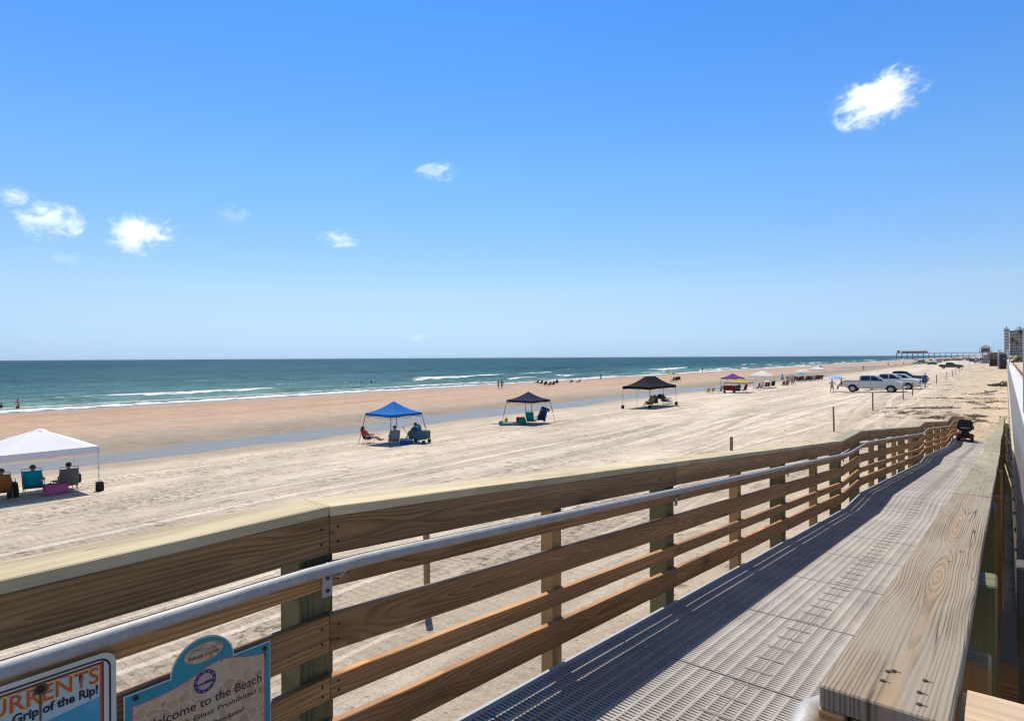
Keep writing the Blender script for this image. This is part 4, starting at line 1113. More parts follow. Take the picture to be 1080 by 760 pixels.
# ------------------------------------------------------------------ beach furniture
TUBE = simple('grey_tube_metal', (.34, .34, .35), .4, .6)
TUBED = simple('dark_tube_metal', (.05, .05, .055), .45, .4)
TUBEW = simple('white_tube_metal', (.72, .72, .72), .4)
def chair_master():
    root = thing('beach_chair', 'x', 'chair')
    def sheet(nm, pts0, pts1, th):                                    # a sling between two side curves
        b = MB(); n = len(pts0)
        vs = [Vector(p) for p in pts0] + [Vector(p) for p in pts1]
        nn = (vs[1] - vs[0]).cross(vs[n] - vs[0]).normalized() * th
        b.add(vs + [v - nn for v in vs], [(k, k + 1, n + k + 1, n + k) for k in range(n - 1)] + [(2 * n + k, 3 * n + k, 3 * n + k + 1, 2 * n + k + 1) for k in range(n - 1)]
              + [(0, n, 3 * n, 2 * n), (n - 1, 3 * n - 1, 4 * n - 1, 2 * n - 1)] + [(k, 2 * n + k, 2 * n + k + 1, k + 1) for k in range(n - 1)] + [(n + k, n + k + 1, 3 * n + k + 1, 3 * n + k) for k in range(n - 1)], 0, True)
        o = b.build(nm, TUBE, root); return o
    sheet('seat', [(-.26, .28, .285), (-.26, .12, .245), (-.26, -.06, .225), (-.26, -.16, .245)], [(.26, .28, .285), (.26, .12, .245), (.26, -.06, .225), (.26, -.16, .245)], .014)
    sheet('backrest', [(-.26, -.17, .26), (-.26, -.25, .44), (-.26, -.32, .64), (-.26, -.40, .88)], [(.26, -.17, .26), (.26, -.25, .44), (.26, -.32, .64), (.26, -.40, .88)], .014)
    for s in (-1, 1):
        x = .275 * s
        b = MB(); b.tube([(x, .30, .285), (x, -.16, .235), (x, -.42, .93), (x * .9, -.425, .95), (0, -.428, .955)], .011, 6); b.build('frame', TUBE, root)
        b = MB(); b.tube([(x, .30, .285), (x, .20, .0)], .011, 6); b.tube([(x, .22, .50), (x, -.26, .0)], .011, 6); b.build('leg', TUBE, root)
        b = MB(); b.box((x, .04, .505), (.055, .44, .022)); b.build('armrest', TUBED, root, bevel=.006)
    return root
CHAIR0 = chair_master(); _cu = [False]
def chair(label, loc, rz, col, col2=None, group=None, frame=None, scale=1.0):
    root = CHAIR0 if not _cu[0] else dup(CHAIR0)
    _cu[0] = True
    root.location = loc; root.rotation_euler = (0, 0, rz); root['label'] = label; root.scale = (scale,) * 3
    if group: root['group'] = group
    elif 'group' in root: del root['group']
    for c in root.children:
        st = c.name.split('.')[0]
        if st == 'backrest': tint(c, cloth(col))
        if st == 'seat': tint(c, cloth(col2 or col))
        if st in ('frame', 'leg'): tint(c, frame or TUBE)
    return root

def canopy(label, loc, rz, w, d, eave, peak, col, legm=TUBE, splay=0.0, ridge=0.0, nleg=4, group=None, val=0.22, vent=False, legs=True, sag=0.10, name='pop_up_canopy'):
    root = thing(name, label, 'canopy', loc, rz, group)
    m = cloth(col) if not isinstance(col, bpy.types.Material) else col
    b = MB(); N = 10
    hw, hd = w / 2, d / 2
    pk = [(-ridge / 2, 0), (ridge / 2, 0)]
    corners = [(-hw, -hd), (hw, -hd), (hw, hd), (-hw, hd)]
    tops = [pk[0], pk[1], pk[1], pk[0]]
    vs, fs = [], []
    for ci in range(4):
        c0, c1 = Vector(corners[ci]), Vector(corners[(ci + 1) % 4]); t0, t1 = Vector(tops[ci]), Vector(tops[(ci + 1) % 4])
        base = len(vs); M = 8
        for i in range(N + 1):
            f = i / N
            for j in range(M + 1):
                g = j / M
                p = c0.lerp(c1, g).lerp(t0.lerp(t1, g), f)
                z = eave + (peak - eave) * f - sag * math.sin(math.pi * f) - .05 * math.sin(math.pi * g) * (1 - f) * math.sin(math.pi * min(1, f + .25))
                vs.append((p.x, p.y, z))
        for i in range(N):
            for j in range(M):
                a = base + i * (M + 1) + j
                fs.append((a, a + 1, a + M + 2, a + M + 1))
    b.add(vs, fs, 0, True)
    b.build('roof', m, root)
    b = MB()
    for ci in range(4):
        c0, c1 = Vector(corners[ci]) * 1.004, Vector(corners[(ci + 1) % 4]) * 1.004
        n = 12; ps = [c0.lerp(c1, k / n) for k in range(n + 1)]
        b.add([(p.x, p.y, eave + .005) for p in ps] + [(p.x * 1.003, p.y * 1.003, eave - val * (1 - .10 * math.sin(math.pi * k / n))) for k, p in enumerate(ps)], [(k, k + 1, n + k + 2, n + k + 1) for k in range(n)], 0, True)
    b.build('valance', m, root)
    if vent:
        b = MB(); b.lathe([(.26, peak - .10), (.20, peak - .03), (.0001, peak + .02)], 4, 0); b.build('vent', m, root)
    lp = list(corners)
    if nleg == 6: lp += [(0, -hd), (0, hd)]
    if legs:
        for (x, y) in lp:
            b = MB(); k = 0.985
            foot = Vector((x * (1 + splay), y * (1 + splay), 0)); wx = loc[0] + foot.x * math.cos(rz) - foot.y * math.sin(rz); wy = loc[1] + foot.x * math.sin(rz) + foot.y * math.cos(rz)
            foot.z = float(terrain(wx, wy)) - loc[2] - .03
            top = Vector((x * k, y * k, eave - .01)); mid = foot.lerp(top, .52)
            b.tube([foot, mid], .015, 6); b.tube([mid, top], .020, 6)
            b.box((top.x, top.y, top.z - .05), (.06, .06, .10)); b.box(tuple(mid), (.05, .05, .07))
            b.lathe([(.06, 0), (.06, .012), (.0001, .014)], 8, 0, (foot.x, foot.y, foot.z + .03))
            b.build('leg', legm, root)
        for ci in range(4):                                           # scissor truss under the eaves
            c0, c1 = Vector(corners[ci]) * .985, Vector(corners[(ci + 1) % 4]) * .985
            b = MB(); q = c0.lerp(c1, .5)
            b.tube([(c0.x, c0.y, eave - .04), (q.x, q.y, eave - .30 * min(1, eave / 2)), (c1.x, c1.y, eave - .04)], .010, 4)
            b.tube([(c0.x, c0.y, eave - .30 * min(1, eave / 2)), (q.x, q.y, eave - .05), (c1.x, c1.y, eave - .30 * min(1, eave / 2))], .010, 4)
            b.build('truss', legm, root)
    return root

def umbrella(label, loc, rz, r, h, cols, drop=.42, tilt=0.0, group=None, n=8):
    root = thing('beach_umbrella', label, 'umbrella', loc, rz, group)
    root.rotation_euler = (tilt, 0, rz)
    b = MB(); vs, fs, mi = [], [], []
    K = 5
    for k in range(n):
        for i in range(K):
            f0, f1 = i / K, (i + 1) / K
            q = []
            for (f, a) in ((f0, k), (f1, k), (f1, k + .5), (f0, k + .5)):
                sagg = .965 if (a % 1) else 1.0
                w = 2 * math.pi * a / n; q.append((r * f * sagg * math.cos(w), r * f * sagg * math.sin(w), h - drop * f ** 1.7))
            b.add(q, [(0, 1, 2, 3)], k % len(cols), True)
            q = []
            for (f, a) in ((f0, k + .5), (f1, k + .5), (f1, k + 1), (f0, k + 1)):
                sagg = .965 if (a % 1) else 1.0
                w = 2 * math.pi * a / n; q.append((r * f * sagg * math.cos(w), r * f * sagg * math.sin(w), h - drop * f ** 1.7))
            b.add(q, [(0, 1, 2, 3)], k % len(cols), True)
    b.build('shade', [cloth(c) for c in cols], root)
    b = MB(); b.tube([(0, 0, -.15), (0, 0, h + .06)], .019, 8); b.build('pole', TUBEW, root)
    return root

def cooler(label, loc, rz, body, lid, size=(.55, .34, .36), name='cooler_box', cat='cooler', group=None):
    root = thing(name, label, cat, loc, rz, group)
    b = MB(); b.box((0, 0, size[2] * .42), (size[0], size[1], size[2] * .84)); b.build('box', cloth(body), root, bevel=.025)
    b = MB(); b.box((0, 0, size[2] * .92), (size[0] * 1.03, size[1] * 1.04, size[2] * .15)); b.build('lid', cloth(lid), root, bevel=.02)
    b = MB(); hx = size[0] * .53; b.tube([(-hx, 0, size[2] * .7), (-hx, 0, size[2] * 1.08), (hx, 0, size[2] * 1.08), (hx, 0, size[2] * .7)], .012, 6); b.build('handle', TUBED, root)
    return root

def soft_bag(label, loc, rz, col, size, cat='bag', name='beach_bag', group=None, straps=True):
    root = thing(name, label, cat, loc, rz, group)
    b = MB(); w, d, h = size; n = 5
    ring = []
    for i in range(n + 1):
        f = i / n; s_ = 1 - .22 * f ** 2 + .06 * math.sin(3 * f)
        for k in range(14):
            a = 2 * math.pi * k / 14; ca, sa = math.cos(a), math.sin(a)
            ring.append((w / 2 * s_ * math.copysign(abs(ca) ** .55, ca), d / 2 * s_ * math.copysign(abs(sa) ** .55, sa), h * f * (1 - .04 * math.sin(2 * a + f))))
    fs = [(i * 14 + k, i * 14 + (k + 1) % 14, (i + 1) * 14 + (k + 1) % 14, (i + 1) * 14 + k) for i in range(n) for k in range(14)] + [tuple(n * 14 + k for k in range(14))]
    b.add(ring, fs, 0, True); b.build('sack', cloth(col), root)
    if straps:
        b = MB(); b.tube([(-w * .25, d * .36, h * .9), (-w * .2, d * .36, h * 1.22), (w * .2, d * .36, h * 1.22), (w * .25, d * .36, h * .9)], .012, 5); b.build('strap', cloth(tuple(.6 * c for c in col)), root)
    return root

def wagon(label, loc, rz, col, group=None, scale=1.0, upright=False):
    root = thing('beach_wagon', label, 'wagon', loc, rz, group, scale)
    m = cloth(col)
    b = MB(); hw, hl, z0, z1 = .27, .46, .24, .62
    for sx in (-1, 1): b.box((sx * hl, 0, (z0 + z1) / 2), (.02, 2 * hw, z1 - z0))
    for sy in (-1, 1): b.box((0, sy * hw, (z0 + z1) / 2), (2 * hl + .02, .02, z1 - z0))
    b.box((0, 0, z0), (2 * hl, 2 * hw, .02)); b.build('basket', m, root, fix=False)
    b = MB()
    for sx in (-1, 1):
        for sy in (-1, 1): b.tube([(sx * (hl + .015), sy * (hw + .015), .10), (sx * (hl + .015), sy * (hw + .015), z1 + .03)], .012, 6)
    b.tube([(-hl - .015, -hw - .015, z1 + .03), (hl + .015, -hw - .015, z1 + .03), (hl + .015, hw + .015, z1 + .03), (-hl - .015, hw + .015, z1 + .03), (-hl - .015, -hw - .015, z1 + .03)], .012, 6); b.build('frame', TUBED, root)
    for sx in (-1, 1):
        for sy in (-1, 1):
            b = MB(); b.lathe([(.0001, -.04), (.07, -.045), (.10, -.03), (.10, .03), (.07, .045), (.0001, .04)], 14, 0, (sx * hl * .88, sy * (hw + .05), .10), 'y'); b.build('wheel', TUBED, root)
    b = MB(); b.tube([(hl, 0, .22), (hl + .35, 0, .55), (hl + .52, 0, .80)], .012, 6); b.tube([(hl + .52, -.09, .80), (hl + .52, .09, .80)], .014, 6); b.build('handle', TUBED, root)
    if upright: root.rotation_euler = (0, R(-66), rz)
    return root

def weight_bag(label, loc, group=None):
    root = thing('canopy_weight', label, 'weight', loc, random.uniform(-.4, .4), group)
    m = cloth((.03, .03, .032))
    b = MB(); b.lathe([(.0001, 0), (.13, 0), (.145, .06), (.135, .30), (.11, .35), (.0001, .35)], 12); b.build('sack', m, root)
    b = MB(); b.tube([(.13, 0, .28), (.20, 0, .34), (.20, 0, .42), (.12, 0, .43)], .012, 5); b.build('strap', m, root)
    return root

def stake(loc, h, label=None, group='wooden stakes in a row along the beach', lean=0.0, thick=.095):
    root_m = MB(); root_m.box((0, 0, 0), (h + .4, thick, thick))
    o = root_m.build('wooden_stake', W_STAKE, None, bevel=.008, seg=1)
    o.location = (loc[0], loc[1], loc[2] + h / 2 - .2); o.rotation_euler = (0, R(-90) + lean, random.uniform(-.3, .3))
    tag(o, label, 'stake', group)
    return o

# ------------------------------------------------------------------ vehicles (front towards +x)
GLASS = simple('dark_car_glass', (.012, .015, .018), .06, var=.02, Specular_IOR_Level=.8)
TYRE = simple('tyre_rubber', (.02, .02, .021), .85)
RIM = simple('silver_rim', (.42, .43, .44), .35, .7)
CHROME = simple('chrome_trim', (.55, .55, .56), .2, .9)
BLACKP = simple('black_plastic', (.018, .018, .02), .6)
LAMPW = simple('clear_lamp', (.75, .76, .78), .15)
LAMPR = simple('red_lamp', (.35, .01, .01), .25)
PLATEM = simple('licence_plate', (.6, .6, .62), .5)
def paint(name, c, met=.0): return simple('car_paint_' + name, c, .28, met, var=.05, scale=2.0, Coat_Weight=.6)
def vehicle(kind, label, cat, pm):
    name = {'pickup': 'pickup_truck', 'suv': 'parked_suv', 'car': 'parked_car'}[kind]
    root = thing(name, label, cat)
    if kind == 'pickup':
        W, wr, ax = 2.02, .43, (-2.02, 1.98); arch = .55
        low = [(-3.10, .66), (-3.14, .80), (-3.16, 1.34), (-1.32, 1.36), (1.12, 1.40), (1.42, 1.42), (2.50, 1.37), (2.96, 1.26), (3.12, 1.10), (3.15, .62), (3.02, .52)]
        green = [(-1.34, 1.36), (-1.26, 1.92), (-1.02, 2.03), (-.2, 2.06), (.32, 2.03), (.52, 1.97), (1.30, 1.39)]
        wins = [[(-1.16, 1.44), (-1.10, 1.86), (-.98, 1.93), (-.18, 1.95), (-.18, 1.44)], [(-.08, 1.44), (-.08, 1.95), (.26, 1.93), (.44, 1.86), (.98, 1.44)]]
        bot = .52; doors = [(-1.22, -.12), (-.10, 1.02)]
    elif kind == 'suv':
        W, wr, ax = 1.95, .39, (-1.45, 1.45); arch = .47
        low = [(-2.42, .50), (-2.50, .70), (-2.48, 1.12), (-2.40, 1.18), (.75, 1.16), (1.05, 1.17), (2.00, 1.08), (2.36, .92), (2.45, .72), (2.42, .42), (2.3, .36)]
        green = [(-2.40, 1.15), (-2.22, 1.66), (-2.02, 1.76), (-1.0, 1.81), (-.2, 1.79), (.22, 1.70), (1.00, 1.15)]
        wins = [[(-2.16, 1.22), (-2.04, 1.60), (-1.30, 1.68), (-1.30, 1.22)], [(-1.20, 1.22), (-1.20, 1.69), (-.32, 1.68), (-.32, 1.22)], [(-.22, 1.22), (-.22, 1.68), (.14, 1.61), (.68, 1.22)]]
        bot = .36; doors = [(-1.24, -.30), (-.26, .74)]
    else:
        W, wr, ax = 1.82, .33, (-1.36, 1.36); arch = .40
        low = [(-2.20, .42), (-2.30, .60), (-2.26, .92), (-2.1, .98), (.70, .94), (1.0, .95), (1.90, .84), (2.20, .70), (2.26, .5), (2.2, .30), (2.1, .27)]
        green = [(-1.95, .95), (-1.35, 1.33), (-.95, 1.43), (-.2, 1.46), (.25, 1.38), (1.02, .93)]
        wins = [[(-1.62, 1.0), (-1.22, 1.28), (-.92, 1.35), (-.42, 1.36), (-.42, 1.0)], [(-.32, 1.0), (-.32, 1.36), (.16, 1.29), (.66, 1.0)]]
        bot = .27; doors = [(-1.25, -.40), (-.36, .70)]
    prof = list(low)
    for a in reversed(ax):
        for k in range(11):
            w = math.pi * k / 10
            prof.append((a + arch * math.cos(w), max(bot, wr + arch * math.sin(w) * .98)))
    b = MB(); b.prism(prof, -W / 2, W / 2); body = b.build('body', pm, root, bevel=.045, seg=2)
    z0, z1 = green[0][1], max(p[1] for p in green)
    hw = lambda z: (W / 2 - .055) - (z - z0) / (z1 - z0) * (.20 if kind != 'pickup' else .17)
    b = MB(); n = len(green)
    b.add([(x, -hw(z), z) for x, z in green] + [(x, hw(z), z) for x, z in green], [tuple(range(n)), tuple(reversed(range(n, 2 * n)))] + [(i, (i + 1) % n, (i + 1) % n + n, i + n) for i in range(n)])
    b.build('cab', pm, root, bevel=.035, seg=2)
    for s in (-1, 1):
        for wn in wins:
            b = MB(); vs = [(x, s * (hw(z) + .004), z) for x, z in wn]; m_ = len(vs)
            b.add(vs + [(x, s * (hw(z) - .02), z) for x, z in wn], [tuple(range(m_)), tuple(range(m_, 2 * m_))] + [(i, (i + 1) % m_, m_ + (i + 1) % m_, m_ + i) for i in range(m_)]); b.build('side_window', GLASS, root)
    def pane(nm, i, j, ins=.10, lift=.008):
        (xa, za), (xb, zb) = green[i], green[j]
        d = Vector((xb - xa, zb - za)).normalized(); nx, nz = -d.y, d.x
        if (nx > 0) != (nm == 'windscreen'): nx, nz = -nx, -nz
        f0, f1 = (.06, .93)
        A = (xa + (xb - xa) * f0, za + (zb - za) * f0); B = (xa + (xb - xa) * f1, za + (zb - za) * f1)
        b = MB(); vs = []
        for (x, z) in (A, B):
            for s in (-1, 1): vs.append((x + nx * lift, s * (hw(z) - ins), z + nz * lift))
        vs2 = [(v[0] - nx * .03, v[1], v[2] - nz * .03) for v in vs]
        b.add(vs + vs2, [(0, 1, 3, 2), (4, 6, 7, 5), (0, 4, 5, 1), (2, 3, 7, 6), (0, 2, 6, 4), (1, 5, 7, 3)]); b.build(nm, GLASS, root)
    pane('windscreen', n - 1, n - 2); pane('rear_window', 0, 1, .14)
    if kind == 'pickup':
        b = MB(); b.box((-2.24, 0, 1.363), (1.66, 1.72, .035)); b.build('bed_cover', BLACKP, root, bevel=.01)
    for a in ax:
        for s in (-1, 1):
            b = MB(); t = .26; c = (a, s * (W / 2 - t / 2 + .01), wr)
            b.lathe([(wr * .62, -t / 2), (wr * .93, -t / 2), (wr, -t / 2 + .03), (wr, t / 2 - .03), (wr * .93, t / 2), (wr * .62, t / 2)], 28, 0, c, 'y')
            w = b.build('wheel', TYRE, root)
            b = MB(); b.lathe([(wr * .63, .0), (wr * .60, -.02), (wr * .25, .01), (.0001, .02)], 24, 0, (c[0], c[1] + s * t / 2 * .96, c[2]), 'y')
            for k in range(6):
                an = k * math.pi / 3; b.box((c[0] + wr * .40 * math.cos(an), c[1] + s * t / 2 * .99, c[2] + wr * .40 * math.sin(an)), (wr * .44, .03, .06), (0, -an, 0))
            b.build('rim', RIM, w)
            b = MB()                                                  # dark arch lining
            b.prism([(a + (arch - .01) * math.cos(math.pi * k / 12), wr + (arch - .01) * .96 * math.sin(math.pi * k / 12)) for k in range(13)], s * (W / 2 - .30), s * (W / 2 - .012)); b.build('arch_liner', BLACKP, root)
    xf = max(p[0] for p in low); xb = min(p[0] for p in low); zf = bot + .16
    b = MB(); b.box((xf + .04, 0, zf), (.20, W * .98, .24)); b.build('front_bumper', CHROME if kind == 'pickup' else pm, root, bevel=.05)
    b = MB(); b.box((xb - .05, 0, zf + .06), (.18, W * .95, .20)); b.build('rear_bumper', CHROME if kind == 'pickup' else pm, root, bevel=.04)
    hz = {'pickup': 1.02, 'suv': .80, 'car': .64}[kind]
    b = MB(); b.box((xf + .005, 0, hz), (.07, W * .58, .34 if kind == 'pickup' else .2)); 
    for k in range(3): b.box((xf + .03, 0, hz - .09 + .09 * k), (.06, W * .56, .02), mi=1)
    b.build('grille', [BLACKP, CHROME], root)
    for s in (-1, 1):
        b = MB(); b.box((xf - .04, s * W * .40, hz + .03), (.18, W * .15, .20 if kind != 'car' else .13)); b.build('headlight', LAMPW, root, bevel=.03)
        b = MB(); b.box((xb + .03, s * W * .455, (low[2][1] + low[1][1]) / 2 + .08), (.10, .14, .34 if kind != 'car' else .16)); b.build('tail_light', LAMPR, root, bevel=.02)
        mx = green[-1][0] - .30
        b = MB(); b.box((mx, s * (W / 2 + .10), green[-1][1] + .14), (.14, .20, .22 if kind == 'pickup' else .15)); b.build('mirror', BLACKP if kind == 'pickup' else pm, root, bevel=.03)
        for (x0, x1) in doors:
            zt, zb_ = green[0][1] - .03, bot + .14
            b = MB()
            for xx in (x0, x1): b.box((xx, s * (W / 2 + .0005), (zt + zb_) / 2), (.012, .004, zt - zb_))
            b.box(((x0 + x1) / 2, s * (W / 2 + .0005), zb_), (x1 - x0, .004, .012)); b.build('door_gap', BLACKP, root, fix=False)
            b = MB(); b.box((x0 + .16, s * (W / 2 + .02), zt - .13), (.20, .04, .035)); b.build('door_handle', pm, root, bevel=.01)
    b = MB(); b.box((xb - .145, 0, zf + .30), (.012, .30, .15)); b.build('number_plate', PLATEM, root)
    b = MB(); b.box(((ax[0] + ax[1]) / 2, 0, bot + .04), (ax[1] - ax[0] + 1.2, W * .82, .18)); b.build('underbody', BLACKP, root)
    return root
def repaint(root, pm):
    for c in root.children:
        if c.name.split('.')[0] in ('body', 'cab', 'door_handle') or (c.name.split('.')[0] in ('front_bumper', 'rear_bumper', 'mirror') and c.data.materials[0].name.startswith('car_paint')):
            tint(c, pm)
V3 = Vector
def away(p, extra=0.0):                                               # heading that looks away from the camera
    return math.atan2(-p[0], p[1]) + extra
SEAWARD, ALONG, LAND = R(90), 0.0, R(-90)
def at(p, dx=0, dy=0):
    x, y = p[0] + dx, p[1] + dy
    return V3((x, y, float(terrain(x, y))))

# ---------------- white canopy at the left edge
GW = 'people and gear under the white canopy'
c1 = G(104, 517); cen = at(c1, -1.525, -1.50)
white_c = simple('white_canopy_cloth', (.74, .74, .78), .8, var=.05)
canopy('white pop-up canopy with straight legs at the left edge, nearest of the canopies', cen, 0, 3.05, 3.0, 1.74, 2.42, white_c, TUBEW, 0, vent=True, val=.26, sag=-.02)
weight_bag('black weight bag at the right front foot of the white canopy', at(c1, .12, -.02))
weight_bag('black weight bag at the back right foot of the white canopy, behind the grey chair', at(c1, -3.05, .10))
p_t = G(35, 521); p_g = G(71, 518); p_b = G(2, 526)
def seat(p, col, lab_c, lab_p, ps='chair', rz=None, shirt=None, shorts=(.1, .1, .15), skin=0, hair=0, col2=None, scale=1.12, frame=None, grp=None):
    rz = away(p) if rz is None else rz
    chair(lab_c, p, rz, col, col2, grp, frame, scale)
    if lab_p:
        person(lab_p, ps, V3(p) + V3((0, 0, .03)), rz, shirt, shorts, skin, hair, grp, 1.0)
seat(p_t, (.0, .30, .40), 'bright teal high-backed beach chair seen from behind under the white canopy', 'person with dark hair seated in the teal chair under the white canopy', shirt=(.08, .09, .09), rz=SEAWARD - .35, scale=1.08)
seat(p_g, (.13, .13, .13), 'grey beach chair with pink lower panel under the right of the white canopy', 'person in pink seated in the grey chair under the white canopy', shirt=(.45, .14, .2), rz=SEAWARD - .15, col2=(.62, .20, .20), skin=1, scale=1.05)
seat(p_b, (.28, .12, .03), 'brown and orange beach chair cut by the left edge of the picture', 'person with dark hair seated in the brown chair at the left edge', shirt=(.35, .22, .12), rz=SEAWARD - .35, scale=1.08)
p_k = at(p_t, .65, .52)
cooler('pink cooler bag on the sand behind the teal chair', p_k, R(96), (.62, .16, .28), (.55, .12, .24), (.72, .34, .36), 'cooler_bag')
soft_bag('dark green backpack standing between the brown and teal chairs', at(p_t, .02, -.62), R(80), (.035, .05, .03), (.34, .28, .55))
bt = thing('folding_table', 'low black folding table between the teal and grey chairs', 'table', at(p_t, -.1, 1.0), R(95))
b = MB(); b.box((0, 0, .36), (.75, .45, .03)); b.build('table_top', BLACKP, bt)
for sx in (-1, 1):
    for sy in (-1, 1):
        b = MB(); b.tube([(.33 * sx, .18 * sy, .35), (.30 * sx, .18 * sy, 0)], .012, 5); b.build('leg', TUBED, bt)

soft_bag('black tote bag on the sand under the teal chair', at(p_t, .25, .42), .4, (.03, .03, .035), (.42, .26, .34))

# ---------------- blue canopy
hb = 1.17 * 1.26
cb = at(G(377.5, 468), hb, hb)
canopy('bright blue slant-leg canopy over three seated people', cb, 0, 2.34, 2.34, 1.78, 2.48, (.012, .15, .50), TUBED, .26, val=.16)
q = at(G(388, 467)); seat(q, (.45, .03, .04), 'red beach chair holding the person in red under the blue canopy', 'person in a red shirt reclining under the left of the blue canopy', 'lounge', R(-65), (.55, .03, .03), (.05, .06, .1), 0, 0, scale=1.0)
q = at(G(415, 469)); seat(q, (.16, .19, .26), 'grey-blue beach chair in the middle under the blue canopy', 'person in a grey shirt seated in the middle under the blue canopy', 'chair', R(62), (.32, .36, .42), (.08, .08, .1), 0, 0, scale=1.0)
q = at(G(436, 465)); seat(q, (.02, .13, .38), 'blue beach chair turned left under the right of the blue canopy', 'person in pale clothes seated in the blue chair beside the wagon', 'chair', R(75), (.42, .35, .36), (.3, .3, .3), 0, 0, scale=1.0)
wagon('teal patterned folding wagon at the right of the blue canopy', at(G(442, 467)), R(200), (.05, .14, .16), scale=1.12)
cooler('blue and white striped cooler on the sand under the blue canopy', at(G(428, 468)), R(40), (.04, .13, .36), (.7, .7, .7), (.7, .34, .3))
bb = thing('body_board', 'blue and green body board leaning by the wagon under the blue canopy', 'board', at(G(441, 464)), R(60))
b = MB(); b.prism([(-.24, 0), (.24, 0), (.27, .45), (.24, .85), (.12, 1.02), (-.12, 1.02), (-.24, .85), (-.27, .45)], -.03, .03); o = b.build('board', cloth((.02, .22, .42)), bb, bevel=.015); o.rotation_euler = (R(-24), 0, 0)
b = MB(); b.prism([(-.22, .62), (.24, .60), (.24, .85), (.12, 1.02), (-.12, 1.02), (-.24, .85)], -.033, .033); o = b.build('stripe', cloth((.04, .30, .16)), bb); o.rotation_euler = (R(-24), 0, 0)

# ---------------- navy canopy
cn = at(G(528.5, 447.3), 1.46, 1.46)
canopy('dark navy slant-leg canopy with no one under it, second from the sea gull side of the row', cn, 0, 2.34, 2.34, 1.80, 2.42, (.016, .02, .06), TUBED, .25, val=.16)['label'] = 'dark navy slant-leg canopy over empty chairs and beach toys'
chair('teal and blue beach chair under the navy canopy', at(G(560, 447.5)), R(20), (.0, .22, .24), (.02, .14, .42), scale=1.1)
chair('reclined navy beach chair under the right edge of the navy canopy', at(G(570, 446)), R(75), (.015, .03, .12), scale=1.1)
wg = wagon('royal blue beach cart standing upright beside the navy canopy', at(G(577, 445.5)) + V3((0, 0, .55)), R(40), (.01, .06, .30), scale=1.0, upright=True)
cooler('dark red cooler under the navy canopy', at(G(548.5, 445.5)), R(30), (.25, .02, .03), (.30, .05, .05), (.6, .36, .42))
soft_bag('green beach bag in front of the red cooler', at(G(550.5, 448)), R(20), (.0, .20, .16), (.55, .40, .52))
soft_bag('yellow bucket at the left foot of the navy canopy', at(G(529.5, 447.8)), 0, (.62, .42, .02), (.30, .30, .27), 'bucket', 'sand_bucket')
soft_bag('yellow toy bucket between the canopy foot and the teal float', at(G(533.5, 446.5)), .7, (.55, .42, .06), (.26, .24, .42), 'bucket', 'sand_bucket')
rf = thing('inflatable_float', 'pale teal inflatable float lying flat under the navy canopy', 'float', at(G(540, 448)), R(35))
for k in range(4):
    b = MB(); b.tube([(-.80, -.27 + .18 * k, .10), (.80, -.27 + .18 * k, .10)], .10, 8); b.build('air_tube', cloth((.10, .33, .34)), rf)
b = MB(); b.tube([(-.86, -.3, .16), (-.86, .3, .16)], .15, 8); b.build('pillow', cloth((.05, .26, .30)), rf)
sv = thing('sand_shovel', 'tiny dark sand shovel left of the yellow bucket', 'shovel', at(G(523, 447.6)), R(30))
b = MB(); b.tube([(-.3, 0, .03), (.15, 0, .03)], .02, 6); b.build('handle', TUBED, sv); b = MB(); b.prism([(.15, -.08), (.38, -.07), (.42, 0), (.38, .07), (.15, .08)], .02, .04, 0, 'xy'); b.build('blade', TUBED, sv)

# ---------------- big black canopy
ck = at(G(656.5, 430.5), 1.45, 2.95)
canopy('large black canopy with six legs and a ridge top', ck, R(90), 5.9, 2.9, 2.10, 3.05, (.008, .009, .012), TUBED, 0, ridge=2.2, nleg=6, val=.24, sag=.16)
weight_bag('black weight bag at the left foot of the large black canopy', at(G(656.5, 430.8)))
weight_bag('black weight bag at the right foot of the large black canopy', at(G(713, 427)))
weight_bag('black weight bag at the near middle foot of the large black canopy', at(G(685, 431)))
for px, py, col, lc, lp, sh, rz in ((685, 429, (.45, .25, .05), 'orange chair by the near middle leg of the large black canopy', 'person in a red top seated under the large black canopy', (.5, .03, .03), R(70)),
                                    (690, 427.5, (.06, .10, .07), 'green camp chair in the middle under the large black canopy', 'person in dark red seated behind the orange chair under the black canopy', (.4, .03, .03), R(30)),
                                    (701, 426, (.05, .05, .055), 'black camp chair under the right half of the large black canopy', 'person in brown seated at the right under the large black canopy', (.18, .10, .06), R(-20))):
    seat(at(G(px, py)), col, lc, lp, 'chair', rz, sh, (.06, .06, .08), scale=1.15)
chair('empty white-framed chair under the right edge of the large black canopy', at(G(705.5, 425.5)), R(-60), (.42, .42, .42), frame=TUBEW, scale=1.15)
kg = thing('kettle_grill', 'round black kettle grill standing under the large black canopy', 'grill', at(G(696, 427)))
b = MB(); b.lathe([(.0001, .62), (.16, .64), (.28, .75), (.31, .88), (.28, 1.02), (.14, 1.12), (.0001, 1.14)], 18); b.build('kettle', BLACKP, kg)
for k in range(3):
    a = k * 2.094; b = MB(); b.tube([(.16 * math.cos(a), .16 * math.sin(a), .70), (.30 * math.cos(a), .30 * math.sin(a), 0)], .012, 5); b.build('leg', TUBED, kg)
b = MB(); b.tube([(-.08, 0, 1.13), (-.08, 0, 1.19), (.08, 0, 1.19), (.08, 0, 1.13)], .012, 5); b.build('handle', TUBEW, kg)

